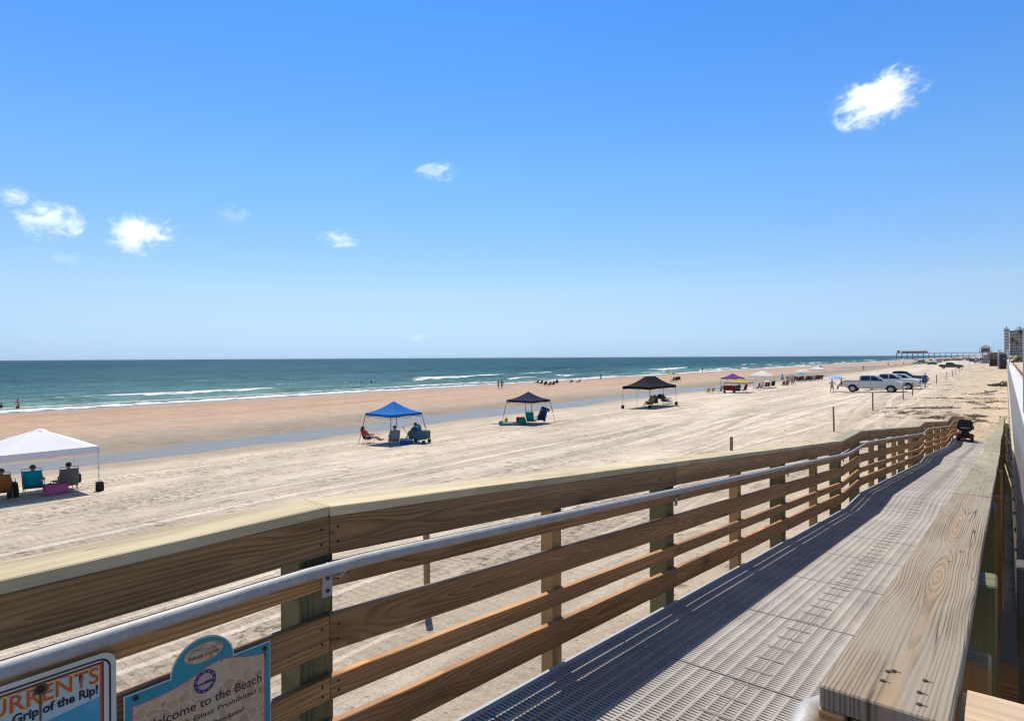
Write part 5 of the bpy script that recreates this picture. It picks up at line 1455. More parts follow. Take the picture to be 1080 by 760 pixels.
# ---------------- rainbow umbrella near the water
pu = at(G(708, 402.5)); umbrella('small rainbow beach umbrella near the waterline behind the large black canopy', pu, 0, .95, 2.0, [(.02, .35, .42), (.05, .35, .10), (.65, .45, .03), (.02, .12, .40)])
for k, (px, py) in enumerate(((709, 402.6), (712.5, 402.2), (716, 401.6))):
    chair(['left', 'middle', 'right'][k] + ' one of three dark low chairs below the rainbow umbrella', at(G(px, py)), R(80 - 30 * k), [(.03, .03, .035), (.04, .03, .03), (.12, .04, .05)][k], frame=TUBED, group='dark chairs below the rainbow umbrella', scale=1.1)

# ---------------- purple, yellow and white canopies with their chairs
GY = 'gear under the purple and yellow canopies'
cp = at(G(760.5, 411.5), 1.3, 1.3); canopy('purple canopy behind the yellow canopy', cp, 0, 2.7, 2.7, 1.85, 2.55, (.13, .045, .22), TUBED, .05, val=.16)
cy = at(G(764, 414.4), 1.45, 1.45); canopy('mustard yellow canopy in front of the purple canopy', cy, 0, 3.0, 3.0, 1.45, 1.95, (.52, .36, .10), TUBED, .0, val=.16)
cw = at(G(790, 409.5), 1.5, 1.5); canopy('white dome-topped canopy right of the purple and yellow canopies', cw, 0, 3.1, 3.1, 1.95, 2.75, (.70, .70, .68), TUBEW, .05, val=.14, sag=-.08)
wagon('dark red wagon under the yellow canopy', at(G(769, 414.2)), R(25), (.25, .02, .03), scale=1.55)
for px, py, col, lab in ((758.5, 414.8, (.30, .36, .42), 'grey-blue chair at the left foot of the yellow canopy'), (777, 414, (.04, .13, .08), 'green chair right of the red wagon'),
                         (784, 413.3, (.04, .04, .05), 'black camp chair under the right of the yellow canopy'), (798, 411, (.05, .16, .34), 'blue chair left under the white dome canopy'),
                         (804, 410, (.05, .05, .07), 'black chair in the middle under the white dome canopy'), (809, 409.3, (.20, .03, .05), 'dark red chair under the white dome canopy'),
                         (814, 408.4, (.03, .03, .04), 'black folding chair at the right under the white dome canopy')):
    chair(lab, at(G(px, py)), random.uniform(.3, 2.2), col, scale=1.2)
for px, py, sh, lab in ((779, 413.6, (.05, .1, .07), 'person in green seated under the yellow canopy'), (803, 410.4, (.3, .06, .1), 'person in dark pink seated under the white dome canopy'), (810.5, 409.2, (.06, .06, .07), 'person in black seated under the white dome canopy')):
    person(lab, 'chair', at(G(px, py)) + V3((0, 0, .05)), random.uniform(.4, 2.0), sh, (.05, .05, .07), random.choice((0, 1)), random.choice((0, 1)))
umbrella('small plain white umbrella below the white dome canopy', at(G(809.5, 409.5)), 0, .55, 1.25, [(.68, .66, .66)], .22)
yl = [chair(lab, at(G(px, py)), R(60), (.55, .42, .06), frame=simple('yellow_tube', (.5, .38, .06), .5), scale=.85, group='low yellow chairs left of the yellow canopy') for px, py, lab in ((746, 414.8, 'left one of two low yellow chairs on the open sand'), (751, 414.3, 'right one of two low yellow chairs on the open sand'))]

# ---------------- folded blue umbrella and the standing group
fu = thing('folded_umbrella', 'folded pale blue umbrella standing open sand beside the standing group', 'umbrella', at(G(825, 404.5)))
fu['label'] = 'folded pale blue umbrella left of the standing group of four'
b = MB(); b.lathe([(.03, 1.9), (.16, 1.5), (.30, .95), (.34, .72), (.12, .70)], 9); b.build('shade', cloth((.20, .36, .50)), fu)
b = MB(); b.tube([(0, 0, -.1), (0, 0, 1.98)], .02, 6); b.build('pole', TUBEW, fu)
for px, py, ps, sh, so_, lab in ((830.5, 406.3, 'stand', (.40, .10, .10), (.1, .1, .2), 'person in dull red, leftmost of the standing group'), (833.5, 405.8, 'akimbo', None, (.35, .05, .06), 'bare-chested person in red shorts in the standing group'),
                                 (835.5, 406.8, 'stand', (.42, .44, .5), (.2, .2, .3), 'person in pale grey at the right of the standing group'), (837.5, 406.2, 'walk', (.12, .12, .16), (.3, .1, .12), 'person in a dark top, rightmost of the standing group')):
    person(lab, ps, at(G(px, py)), random.uniform(0, 6), sh, so_, random.choice((0, 1)), random.choice((0, 1, 2)))
for px, py, col, lab in ((825.5, 407.3, (.45, .12, .1), 'red low chair at the feet of the standing group'), (829, 407.4, (.10, .16, .22), 'blue-grey low chair left of the standing group')):
    chair(lab, at(G(px, py)), R(50), col)

# ---------------- beige, teal and white shades farther on with a dark crowd of chairs
umbrella('wide beige umbrella left of the far white canopy', at(G(848, 400.5)), 0, 1.75, 2.35, [(.66, .58, .46)], .55)
umbrella('teal umbrella below the beige one', at(G(844, 401.5)), 0, 1.1, 1.75, [(.10, .36, .44)], .45)
canopy('far white canopy right of the beige umbrella', at(G(859, 396.5), .5, .5), 0, 3.2, 3.0, 1.85, 2.7, (.72, .72, .74), TUBEW, .05)
for k in range(11):
    px = 840 + 2.55 * k; py = 402.6 - .17 * k
    c_ = [(.03, .03, .035), (.10, .02, .03), (.03, .05, .10), (.06, .05, .05)][k % 4]
    chair('dark camp chair in the crowded row below the beige umbrella', at(G(px, py)), random.uniform(.2, 2.6), c_, frame=TUBED, group='dark camp chairs crowded below the beige umbrella', scale=1.2)
    if k % 2 == 0:
        person('person seated in the crowded row of dark chairs below the beige umbrella', 'chair', at(G(px + .3, py + .1)) + V3((0, 0, .05)), random.uniform(.2, 2.6), random.choice(((.05, .05, .06), (.12, .06, .05), (.2, .05, .06))), (.04, .04, .06), k % 3, 0, 'people in the crowded row of chairs')

# ---------------- pale blue umbrella, tailgate people and the parked row of trucks
umbrella('pale blue umbrella beside the tailgate of the silver pickup', at(G(881.5, 412.8)), 0, 1.12, 2.05, [(.27, .44, .66)], .40)
person('bare-chested person in green shorts standing under the pale blue umbrella', 'akimbo', at(G(877.3, 414.8)), R(-150), None, (.03, .20, .07), 0, 0, scale=.98)
P_SILVER, P_WHITE, P_WHITE2, P_DARK = paint('silver', (.50, .51, .52), .25), paint('white', (.72, .72, .71)), paint('pearl', (.66, .66, .65)), paint('charcoal', (.022, .025, .032), .2)
PICK = vehicle('pickup', 'silver crew cab pickup truck, nearest of the parked row', 'truck', P_SILVER)
SUV = vehicle('suv', 'x', 'suv', P_WHITE); CAR = vehicle('car', 'x', 'car', paint('ice', (.55, .62, .68)))
ROWG = 'trucks parked in a row facing the dunes'
def park(root, px, py, axle, W, dx=0, rz=0.0):
    w = G(px, py); root.location = at(w, -axle + dx, W / 2); root.rotation_euler = (0, 0, rz); return root
park(PICK, 939.3, 413.6, 1.98, 2.0); PICK['group'] = ROWG
zt = PICK.location.z
tp = PICK.location + V3((-3.42, .15, 0)); person('person in a red top perched on the tailgate of the silver pickup', 'perch', (tp.x, tp.y, zt - .22), R(80), (.42, .03, .04), (.05, .05, .06), 2, 0)
t2 = dup(PICK, label='white pickup truck second in the parked row, half hidden by the silver one'); repaint(t2, P_WHITE); park(t2, 957.5, 410.6, 1.98, 2.0)
park(SUV, 965.5, 407.6, 1.45, 1.95); SUV['label'] = 'white suv third in the parked row'; SUV['group'] = ROWG
t4 = dup(PICK, label='dark charcoal pickup truck at the far end of the parked row'); repaint(t4, P_DARK); park(t4, 968, 405.3, 1.98, 2.0)
t5 = dup(PICK, label='lone dark grey pickup truck side-on farther down the beach', group='lone pickup'); del t5['group']; repaint(t5, P_DARK); park(t5, 1010.6, 388.5, 1.98, 2.0, 0)

# ---------------- stakes, litter barrel, tape
SL = ['wooden stake seen through the near left railing with a short shadow', 'wooden stake whose top pokes above the railing cap', 'tall wooden stake standing just beyond the railing bend', 'wooden stake in front of the rear of the silver pickup',
      'wooden stake below the front wheel of the silver pickup', 'wooden stake right of the front wheel of the silver pickup', 'wooden stake right of the blue barrel', 'wooden stake second to the right of the blue barrel', 'wooden stake third to the right of the blue barrel']
for (px, py, h), lab in zip(((449, 645, 1.35), (771, 502, 1.40), (879, 455, 1.42), (920.3, 433, 1.42), (952.3, 421, 1.35), (962.3, 417, 1.40), (987.5, 404.5, 1.35), (998.5, 400.4, 1.4), (1004.4, 397.3, 1.3)), SL):
    stake(at(G(px, py)), h, lab, lean=random.uniform(-.03, .03), thick=.085)
for px, py in ((1008, 394.8), (1011.5, 392.5), (1014, 390.8), (1016.3, 389.2), (1022, 386.5)):
    stake(at(G(px, py)), 1.35, 'far wooden stake in the line leading to the lone dark pickup')
sb = G(975.6, 409.6); bs = stake(at(sb), 2.0, 'wooden stake that carries the blue litter barrel', 'x', thick=.10); del bs['group']
bl = thing('litter_barrel', 'blue litter barrel fixed to a stake right of the parked trucks', 'barrel', at(sb, -.02, -.40) + V3((0, 0, .75)))
b = MB(); b.lathe([(.0001, 0), (.29, 0), (.30, .05), (.30, .28), (.315, .30), (.30, .32), (.30, .60), (.315, .62), (.30, .64), (.30, .92), (.31, .95), (.27, .95), (.26, .7), (.0001, .7)], 20); b.build('drum', simple('blue_drum', (.055, .10, .25), .5), bl)
b = MB(); b.box((0, .30, .5), (.14, .10, .06)); b.build('bracket', TUBED, bl)
tb = thing('tape_fence', 'pale blue tape strung low between two thin stakes on the sand near the sea wall', 'fence', (0, 0, 0))
ta, tb_ = at(G(1038, 416)), at(G(1051.5, 415.2))
for p_ in (ta, tb_):
    b = MB(); b.tube([(p_.x, p_.y, p_.z - .1), (p_.x, p_.y, p_.z + .62)], .016, 5); b.build('thin_post', TUBEW, tb)
b = MB(); n = 10; pts = [ta.lerp(tb_, k / n) for k in range(n + 1)]
b.add([(p_.x, p_.y + .06 * math.sin(k * 1.9), p_.z + h_ - .08 * math.sin(math.pi * k / n)) for h_ in (.42, .24) for k, p_ in enumerate(pts)] , [(k, k + 1, n + k + 2, n + k + 1) for k in range(n)]); b.build('tape', cloth((.30, .46, .58)), tb, fix=False)

# ---------------- mobility scooter on the last landing
ms = thing('mobility_scooter', 'black and red mobility scooter seen from behind at the foot of the ramp', 'scooter', (G(1018, 463.6, .108).x, 34.35, .110), R(2), None, .92)
REDF = simple('red_fender', (.15, .010, .014), .35, Coat_Weight=.3)
for sx in (-1, 1):
    b = MB(); b.lathe([(.06, -.055), (.13, -.06), (.15, -.04), (.15, .04), (.13, .06), (.06, .055)], 18, 0, (sx * .27, -.28, .15), 'x'); w = b.build('wheel', TYRE, ms)
    b = MB(); b.lathe([(.0001, -.02), (.07, -.02), (.07, .03), (.0001, .04)], 12, 0, (sx * .29, -.28, .15), 'x'); b.build('rim', RIM, w)
    b = MB(); b.ell((sx * .24, -.32, .27), (.12, .22, .11), 14, 8); b.build('rear_fender', REDF, ms)
    b = MB(); b.lathe([(.0001, -.04), (.11, -.045), (.12, 0), (.11, .045), (.0001, .04)], 14, 0, (sx * .18, .62, .12), 'x'); b.build('wheel', TYRE, ms)
    b = MB(); b.tube([(sx * .32, -.28, .60), (sx * .33, -.20, .74), (sx * .33, .06, .74)], .025, 6); b.build('armrest', BLACKP, ms)
b = MB(); b.box((0, .12, .20), (.42, 1.05, .10)); b.box((0, -.26, .34), (.34, .42, .26)); b.build('chassis', BLACKP, ms, bevel=.03)
b = MB(); b.box((0, -.20, .56), (.52, .46, .12)); b.build('seat', BLACKP, ms, bevel=.04)
b = MB(); b.prism([(-.27, .58), (.27, .58), (.29, .80), (.27, 1.02), (.22, 1.06), (-.22, 1.06), (-.27, 1.02), (-.29, .80)], -.47, -.37); b.build('backrest', BLACKP, ms, bevel=.03)
b = MB(); b.box((0, -.52, .77), (.60, .12, .42)); bg_ = b.build('rear_bag', simple('black_bag_cloth', (.02, .021, .024), .8), ms, bevel=.04)
b = MB(); b.prism([(-.20, .655), (.10, .64), (.21, .69), (.05, .705), (-.21, .70)], -.586, -.583); b.build('grey_print', simple('grey_print', (.38, .38, .40), .5), bg_)
b = MB(); b.tube([(0, .50, .24), (0, .40, .70), (0, .34, .92)], .035, 8); b.tube([(-.28, .30, .93), (0, .34, .95), (.28, .30, .93)], .018, 6); b.build('tiller', BLACKP, ms)
for sx in (-1, 1):
    b = MB(); b.box((sx * .24, -.565, .22), (.12, .02, .05)); b.build('tail_light', LAMPR, ms)

# ---------------- bathers and people along the water
Z = lambda px, py: V3((*G(px, py, ZSEA).xy, 0))
def bather(px, py, deep, ps, sh, so_, lab, sk=0, hr=0, rz=0.5, grp=None):
    p_ = G(px, py, ZSEA); p_.z = ZSEA - deep
    return person(lab, ps, p_, rz, sh, so_, sk, hr, grp)
bather(18.5, 432, .45, 'akimbo', None, (.25, .05, .05), 'bather with wet dark hair standing knee-deep at the left edge of the sea', 0, 1, 2.0)
bather(1, 430.5, 1.05, 'stand', (.05, .05, .06), (.05, .05, .06), 'bather in black up to the chest at the very left edge of the sea', 0, 0)
for k, (px, py) in enumerate(((381, 404.8), (391.5, 404), (395.5, 405.2))):
    bather(px, py, 1.0, 'stand', [None, (.05, .05, .06), None][k], (.05, .06, .1), ['left', 'middle', 'right'][k] + ' one of three bathers above the blue canopy, far out in the waves', k % 2, 0, k)
for k, (px, py) in enumerate(((543, 391.6), (548, 391.4))):
    bather(px, py, .9, 'stand', None, (.05, .06, .1), ['left', 'right'][k] + ' one of two bathers beyond the breakers above the navy canopy', 0, 0, k)
person('bare-chested person, left one of a pair walking on the damp sand by the waterline', 'walk', at(G(525.6, 410.8)), R(70), None, (.25, .10, .08), 0, 0)
person('person in dark swimwear, right one of a pair walking by the waterline', 'walk', at(G(529.3, 410.6)), R(60), (.05, .05, .06), (.03, .03, .04), 0, 0)
for k, (px, py) in enumerate(((566.5, 404.6), (570.5, 405.4), (575, 406.6), (579, 407), (583, 406.6), (587, 404.8))):
    p_ = at(G(px, py))
    chair('dark low chair in the group sitting by the waterline beyond the navy canopy', p_, R(100 - 25 * (k % 3)), [(.03, .03, .04), (.05, .05, .07), (.08, .03, .03)][k % 3], frame=TUBED, group='dark chairs by the waterline')
    person('person sitting in the group by the waterline beyond the navy canopy', 'lounge', p_ + V3((0, 0, .02)), R(100 - 25 * (k % 3)), [(.04, .04, .05), None, (.10, .10, .12)][k % 3], (.03, .03, .05), k % 3, 0, 'people sitting in a group by the waterline')
person('person lounging on the sand, left one of two right of the waterline group', 'lounge', at(G(602.5, 404.3)), R(60), (.04, .05, .06), (.03, .03, .05), 0, 0)
person('person lounging on the sand, right one of two right of the waterline group', 'lounge', at(G(610.5, 404)), R(80), (.08, .08, .10), (.03, .03, .05), 0, 0)
bather(633.6, 401, .12, 'stand', (.05, .05, .06), (.04, .04, .05), 'lone person in dark clothes standing ankle-deep right of the waterline groups', 0, 0, 1.0)
person('lone person standing at the waterline above the purple canopy', 'stand', at(G(740.8, 392.6)), 1.0, (.06, .05, .06), (.04, .04, .05), 0, 0)
person('person in pink crossing the damp sand above the silver pickup', 'walk', at(G(910.6, 391)), .7, (.40, .20, .18), (.3, .15, .15), 1, 0)
FARP = [(804.3, 388.3), (813, 386.7), (815.5, 386.6), (826.3, 386.6), (828, 386.6), (833.5, 383.4), (841, 386), (845, 385.6), (865.6, 389.8), (869.5, 384.3), (872, 384.4), (876, 384), (879, 383.8),
        (885.5, 383.2), (891, 383), (893, 382.8), (899, 382.8), (905, 382), (909, 381.8), (914, 382), (917.5, 381.6), (921, 381.5), (927, 381.3), (930, 381), (936.7, 386), (944, 385.8), (953, 384.8), (939, 380.8), (943, 380.5), (958, 380.2), (962, 379.7)]
for k, (px, py) in enumerate(FARP):
    p_ = G(px, py) 
    if su(p_.x, p_.y) < -95: p_ = G(px, py, ZSEA); p_.z -= .3
    person('tiny far figure among the bathers strung along the distant waterline', ('stand', 'walk', 'akimbo', 'lounge')[(k * 7) % 4], p_, k * 1.7, [None, (.05, .05, .07), (.35, .05, .05), (.4, .38, .36), (.05, .1, .25)][(k * 3) % 5], [(.03, .04, .08), (.25, .03, .04), (.03, .03, .03)][k % 3], k % 2, k % 2, 'tiny far figures along the waterline', 1.05)

# ---------------- far cars and shades parked along the beach
FARC = [(972, 383.2, 'suv', (.25, .26, .28), 'grey suv at the left end of the far cluster of cars and shades'), (983, 384.6, 'car', (.12, .10, .10), 'dark car under the far yellow and white shade'), (990, 380.8, 'suv', (.06, .06, .08), 'dark suv left of the far red shade'),
        (1000, 379.2, 'car', (.45, .46, .48), 'silver car right of the far red shade'), (1006, 378.5, 'suv', (.30, .05, .05), 'red suv in the far cluster of cars'), (1011, 378, 'car', (.6, .6, .6), 'white car in the far cluster above the lone dark pickup'),
        (1016.5, 377.8, 'suv', (.35, .37, .40), 'grey suv in the far cluster left of the tower'), (1021, 377.9, 'suv', (.62, .62, .62), 'white suv in the far cluster left of the tower'), (1026.5, 381.4, 'suv', (.12, .02, .025), 'dark red suv left of the ice blue car'),
        (1031.8, 382.8, 'car', (.50, .58, .66), 'ice blue car nearest the tower on the open sand'), (1029, 379.2, 'suv', (.03, .035, .05), 'black suv behind the dark red one'), (1037, 379.3, 'suv', (.05, .06, .09), 'navy suv under the wooden tower'), (1040.5, 378.6, 'car', (.3, .3, .32), 'grey car beside the tower leg'),
        (1024, 378.4, 'car', (.1, .12, .2), 'blue car behind the dark red suv')]
used = {'suv': False, 'car': False}
for k, (px, py, kd, c_, lab) in enumerate(FARC):
    src = SUV if kd == 'suv' else CAR
    if kd == 'car' and not used['car']: o = CAR; used['car'] = True; o['label'] = lab
    else: o = dup(src, label=lab)
    if 'group' in o: del o['group']
    o['group'] = 'cars parked far down the beach'
    repaint(o, paint('far_%d' % k, c_)); o.location = at(G(px, py)); o.rotation_euler = (0, 0, R([180, 175, 10, -8, 185, 92][k % 6]))
FARS = [(978.5, 384.4, 3.0, (.66, .55, .25), 'far yellow shade in the cluster left of the lone dark pickup'), (985, 384.0, 3.0, (.64, .64, .62), 'far white shade beside the yellow one'), (993, 381.2, 3.0, (.50, .06, .06), 'far red shade amid the cluster of far cars'), (988, 382, 2.6, (.10, .20, .35), 'far blue shade left of the red one'),
        (1003, 379.6, 3.0, (.12, .25, .42), 'far blue shade above the lone dark pickup'), (996.5, 380.2, 3.0, (.55, .55, .55), 'far pale grey shade right of the red one'), (1014, 378.6, 3.0, (.7, .7, .7), 'far white shade in the hazy cluster left of the tower'), (1019.5, 378.8, 3.0, (.20, .30, .45), 'far blue-grey shade in the hazy cluster left of the tower'), (966, 382.4, 2.6, (.1, .3, .3), 'far teal shade at the left end of the cluster')]
for px, py, w, c_, lab in FARS:
    canopy(lab, at(G(px, py)), 0, w, w, 1.9, 2.7, c_, TUBED, .0, group='shades far down the beach')

more = [(967, 383.8), (970, 382), (975, 381.6), (977, 383), (981, 381.2), (986.5, 381.4), (991, 382.4), (995.5, 379.6), (997.5, 380.8), (1002, 380.4), (1007, 379.6), (1009.5, 380.4), (1013, 379.6), (1015, 380.2), (1018, 379.4), (1020, 380.2), (1023, 380), (1025, 379.2), (1033.5, 380.4), (1035.5, 381), (1038.5, 380.2), (1041, 380), (1034.5, 379)]
pal = [(.5, .5, .5), (.06, .06, .07), (.3, .31, .33), (.62, .62, .62), (.25, .04, .04), (.04, .08, .18), (.42, .40, .36)]
for k, (px, py) in enumerate(more):
    o = dup(SUV if k % 3 else CAR, label='tiny far vehicle in the dense row of cars parked along the distant beach', group='tiny far cars parked along the distant beach')
    repaint(o, paint('farpal_%d' % (k % 7), pal[k % 7])); o.location = at(G(px, py)); o.rotation_euler = (0, 0, R([180, 90, 10, -8, 185, 92, 80][k % 7]))
# ------------------------------------------------------------------ pier
PW = simple('pier_timber', (.27, .235, .205), .85, scale=.4)  # pier tones lightened to put distance haze into the colour
PR = simple('pier_roof', (.36, .33, .30), .8, scale=.3)
PY = 1262.0
pier = thing('fishing_pier', 'long wooden fishing pier with a roofed pavilion reaching into the sea on the horizon', 'pier', (0, PY, 0))
b = MB(); b.box((-76, 0, 7.4), (152, 6.5, .55)); b.build('pier_deck', PW, pier)
for s in (-1, 1):
    b = MB(); b.box((-76, 3.1 * s, 8.75), (152, .12, .14)); b.box((-76, 3.1 * s, 8.25), (152, .08, .08))
    for k in range(77): b.box((-152 + k * 2, 3.1 * s, 8.2), (.12, .12, 1.1))
    b.build('pier_railing', PW, pier)
for k in range(20):
    x = -150.5 + k * 7.9; g = float(terrain(x, PY)) - 1
    for s in (-1, 1):
        b = MB(); b.tube([(x, 2.6 * s, min(g, -3.2)), (x, 2.5 * s, 7.2)], .38 if x < -95 else .28, 8); b.build('pile', PW, pier)
    b = MB(); b.box((x, 0, 6.95), (.4, 6.4, .45)); b.build('cross_beam', PW, pier)
b = MB(); b.box((-124, 0, 9.6), (38, 7.4, 3.6)); hall = b.build('pavilion', simple('pavilion_wall', (.38, .345, .31), .8, scale=.3), pier)
b = MB(); b.prism([(-4.6, 11.35), (4.6, 11.35), (0, 13.0)], -145, -103.5, 0, 'yz'); b.build('roof', PR, pier)
for k in range(10):
    b = MB(); b.box((-140.5 + k * 3.7, -3.72, 9.7), (1.9, .08, 1.5)); b.build('window', simple('pavilion_window', (.06, .07, .08), .2), hall)
b = MB(); b.box((-147.5, 0, 10.3), (3.4, 4, 4.6)); b.prism([(-2.4, 12.55), (2.4, 12.55), (0, 13.6)], -149.6, -145.4, 0, 'yz'); b.build('end_hut', PW, pier)

# ------------------------------------------------------------------ beach tower
tw_p = at(G(1039.5, 383.2)); 
tw = thing('beach_tower', 'hip-roofed wooden lookout tower on a tall leg beside the far cars', 'tower', tw_p)
TWD = simple('tower_wood', (.27, .24, .20), .8, scale=.8)
b = MB()
hw = 2.1
for x, y in ((-1.1, -1.1), (1.1, -1.1), (1.1, 1.1), (-1.1, 1.1)):
    b2 = MB(); b2.box((x, y, 2.6), (.34, .34, 5.8)); b2.build('leg', TWD, tw)
b.box((0, 0, 2.2), (1.6, 1.6, 4.2)); b.build('stair_core', simple('tower_core', (.42, .38, .33), .8), tw)
b = MB(); b.box((0, 0, 5.55), (4.8, 4.8, .3)); b.build('floor', TWD, tw)
b = MB(); b.box((0, 0, 6.5), (3.3, 3.3, 1.8)); cab_ = b.build('cabin', TWD, tw)
for s in (-1, 1):
    b = MB(); b.box((0, 1.67 * s, 6.9), (2.5, .06, .8)); b.build('window', GLASS, cab_)
    b = MB(); b.box((1.67 * s, 0, 6.9), (.06, 2.5, .8)); b.build('window', GLASS, cab_)
b = MB(); b.add([(-2.6, -2.6, 7.4), (2.6, -2.6, 7.4), (2.6, 2.6, 7.4), (-2.6, 2.6, 7.4), (-.5, 0, 9.0), (.5, 0, 9.0)], [(0, 1, 5, 4), (1, 2, 5), (2, 3, 4, 5), (3, 0, 4), (3, 2, 1, 0)]); b.build('roof', simple('tower_roof', (.21, .20, .19), .8), tw)
b = MB()
for s in (-1, 1):
    b.box((0, 2.35 * s, 6.55), (4.8, .08, .08)); b.box((2.35 * s, 0, 6.55), (.08, 4.8, .08))
    for k in range(-4, 5): b.box((k * .58, 2.35 * s, 6.1), (.06, .06, .9)); b.box((2.35 * s, k * .58, 6.1), (.06, .06, .9))
b.build('railing', TWD, tw)
b = MB(); b.tube([(2.9, 0, 0), (2.9, 0, 10.6)], .06, 6); b.build('flag_pole', TUBEW, tw)

# ------------------------------------------------------------------ brown open hut and white stair enclosure by the wall
hp = at(G(1049, 386)); hut = thing('beach_hut', 'low brown open-fronted timber hut left of the white stair enclosure', 'hut', hp)
b = MB(); b.box((0, 1.1, 1.3), (2.9, .15, 2.6)); 
for s in (-1, 1): b.box((1.40 * s, 0, 1.3), (.16, 2.3, 2.6))
b.build('wall', simple('hut_brown', (.27, .19, .115), .8), hut)
b = MB(); b.box((0, 0, 2.72), (3.3, 2.7, .22)); b.build('roof', simple('hut_roof', (.22, .16, .10), .8), hut)
b = MB(); b.box((0, -.2, .5), (2.4, 1.2, 1.0)); b.build('counter', simple('hut_dark', (.10, .06, .04), .8), hut)
kp = at(G(1057.8, 389)); kk = thing('stair_enclosure', 'tall white framed stair enclosure with a dark door panel against the sea wall', 'stairs', kp)
for s in (-1, 1):
    b = MB(); b.box((1.0 * s, 0, 2.75), (.34, .34, 5.5)); b.build('white_post', VINYL, kk)
    b = MB(); b.box((1.0 * s, 3.0, 2.75), (.34, .34, 5.5)); b.build('white_post', VINYL, kk)
b = MB(); b.box((0, -.02, 2.05), (1.64, .10, 4.1)); b.build('door_panel', simple('dark_door_panel', (.045, .05, .055), .6), kk)
b = MB()
for k in range(7): b.box((-.75 + .25 * k, -.02, 4.75), (.05, .05, 1.3))
b.box((0, -.02, 5.42), (1.7, .08, .08)); b.build('top_railing', VINYL, kk)
b = MB()
for k in range(12): b.box((0, .4 + .24 * k, .18 + .33 * k), (1.6, .26, .06))
b.build('stair_flight', CONC, kk)

# ------------------------------------------------------------------ condominium towers
def tower_block(label, x0, x1, y0, y1, z0, z1, wallc, nfl, nb, side_b):
    root = thing('apartment_tower', label, 'building', (0, 0, 0))
    wm = simple('tower_wall_%d' % int(x0 * 10), wallc, .8, var=.06, scale=.1)
    b = MB(); b.box(((x0 + x1) / 2, (y0 + y1) / 2, (z0 + z1) / 2), (x1 - x0, y1 - y0, z1 - z0)); b.build('wall', wm, root)
    b = MB(); b.box(((x0 + x1) / 2, (y0 + y1) / 2, z1 + .5), (x1 - x0 + .8, y1 - y0 + .8, 1.0)); b.box(((x0 + x1) / 2, (y0 + y1) / 2, z1 + 2.2), ((x1 - x0) * .3, (y1 - y0) * .4, 2.6)); b.build('roof', wm, root)
    gm = simple('tower_window', (.17, .19, .215), .3, var=.05); sm = simple('tower_balcony', (.55, .55, .55), .7, scale=.2)  # windows and walls are paler: distance haze put into their colour
    fh = (z1 - z0) / nfl; bw = (x1 - x0) / nb
    for f in range(nfl):
        for k in range(nb):
            b = MB(); b.box((x0 + bw * (k + .5), y0 - .03, z0 + fh * (f + .55)), (bw * .62, .14, fh * .58)); b.build('window', gm, root)
        b = MB(); b.box(((x0 + x1) / 2, y0 - .8, z0 + fh * f + .05), (x1 - x0, 1.6, .22)); b.box(((x0 + x1) / 2, y0 - 1.55, z0 + fh * f + .65), (x1 - x0, .08, 1.0)); b.build('balcony', sm, root)
        b = MB(); b.box((x0 - .03, (y0 + y1) / 2, z0 + fh * (f + .55)), (.14, (y1 - y0) * .7, fh * .55)); b.build('window', gm, root)
    return root
tower_block('tall grey apartment tower at the right edge of the picture, left and highest part', -1.2, 2.3, 716, 740, 3, 27.0, (.42, .43, .455), 9, 1, 4)
tower_block('broad grey apartment tower with dark balcony rows behind the palms at the right edge', 2.9, 34, 726, 750, 3, 25.6, (.40, .38, .375), 9, 9, 4)

# ------------------------------------------------------------------ palms, shrubs, low houses
LEAF = simple('palm_leaf', (.075, .095, .03), .6, var=.3, scale=1.2); LEAFD = simple('dry_palm_leaf', (.25, .17, .07), .8, var=.2)
TRUNK = simple('palm_trunk', (.20, .15, .11), .9, var=.3, scale=3)
def palm(label, base, h, r, lean=0.0, group='palms behind the sea wall'):
    root = thing('palm_tree', label, 'palm', base, random.uniform(0, 6), group)
    b = MB(); n = 7; top = V3((lean * h, 0, h))
    b.tube([(lean * h * (k / n) ** 1.6, .05 * math.sin(k), h * k / n) for k in range(n + 1)], [.20 - .06 * k / n for k in range(n + 1)], 9); b.build('trunk', TRUNK, root)
    b = MB(); bd = MB()
    for k in range(30):
        a = k * 2.399 + random.uniform(-.2, .2); el = R(80 - 118 * (k / 30) + random.uniform(-8, 8)); L = r * random.uniform(.85, 1.1); tgt = b if k < 24 else bd
        pts = []
        for i in range(9):
            f = i / 8; e = el - R(70) * f ** 1.7
            pts.append((pts[-1] if pts else top) + V3((math.cos(a) * math.cos(e), math.sin(a) * math.cos(e), math.sin(e))) * (L / 8 if i else 0))
        sd = V3((-math.sin(a), math.cos(a), 0))
        for i in range(1, 9):
            for s in (-1, 1):
                for j in (0, .5):
                    p0 = pts[i - 1].lerp(pts[i], j); d = (pts[i] - pts[i - 1]).normalized(); ln = r * .30 * math.sin(math.pi * (.12 + .80 * (i + j) / 9.2))
                    tip = p0 + (sd * s * .8 + d * .7 + V3((0, 0, -.35))) * ln; w = d * .05 * r / 2
                    tgt.add([p0 - w, p0 + w, tip], [(0, 1, 2)])
        tgt.tube(pts, .02, 4, cap=False)
    b.build('crown', LEAF, root, fix=False); bd.build('dead_fronds', LEAFD, root, fix=False)
    return root
tz = 3.2
p1 = D(1068, 375, 300); palm('smaller palm tree left of the other palm, before the apartment tower', (p1.x, p1.y, tz), 8.2, 2.4)
p2 = D(1077, 375, 205); palm('larger palm tree with yellowing crown at the right edge', (p2.x, p2.y, tz), 8.6, 2.7)
p3 = D(1072.5, 375, 330); palm('middle palm tree between the two front palms', (p3.x, p3.y, tz), 7.4, 2.3)
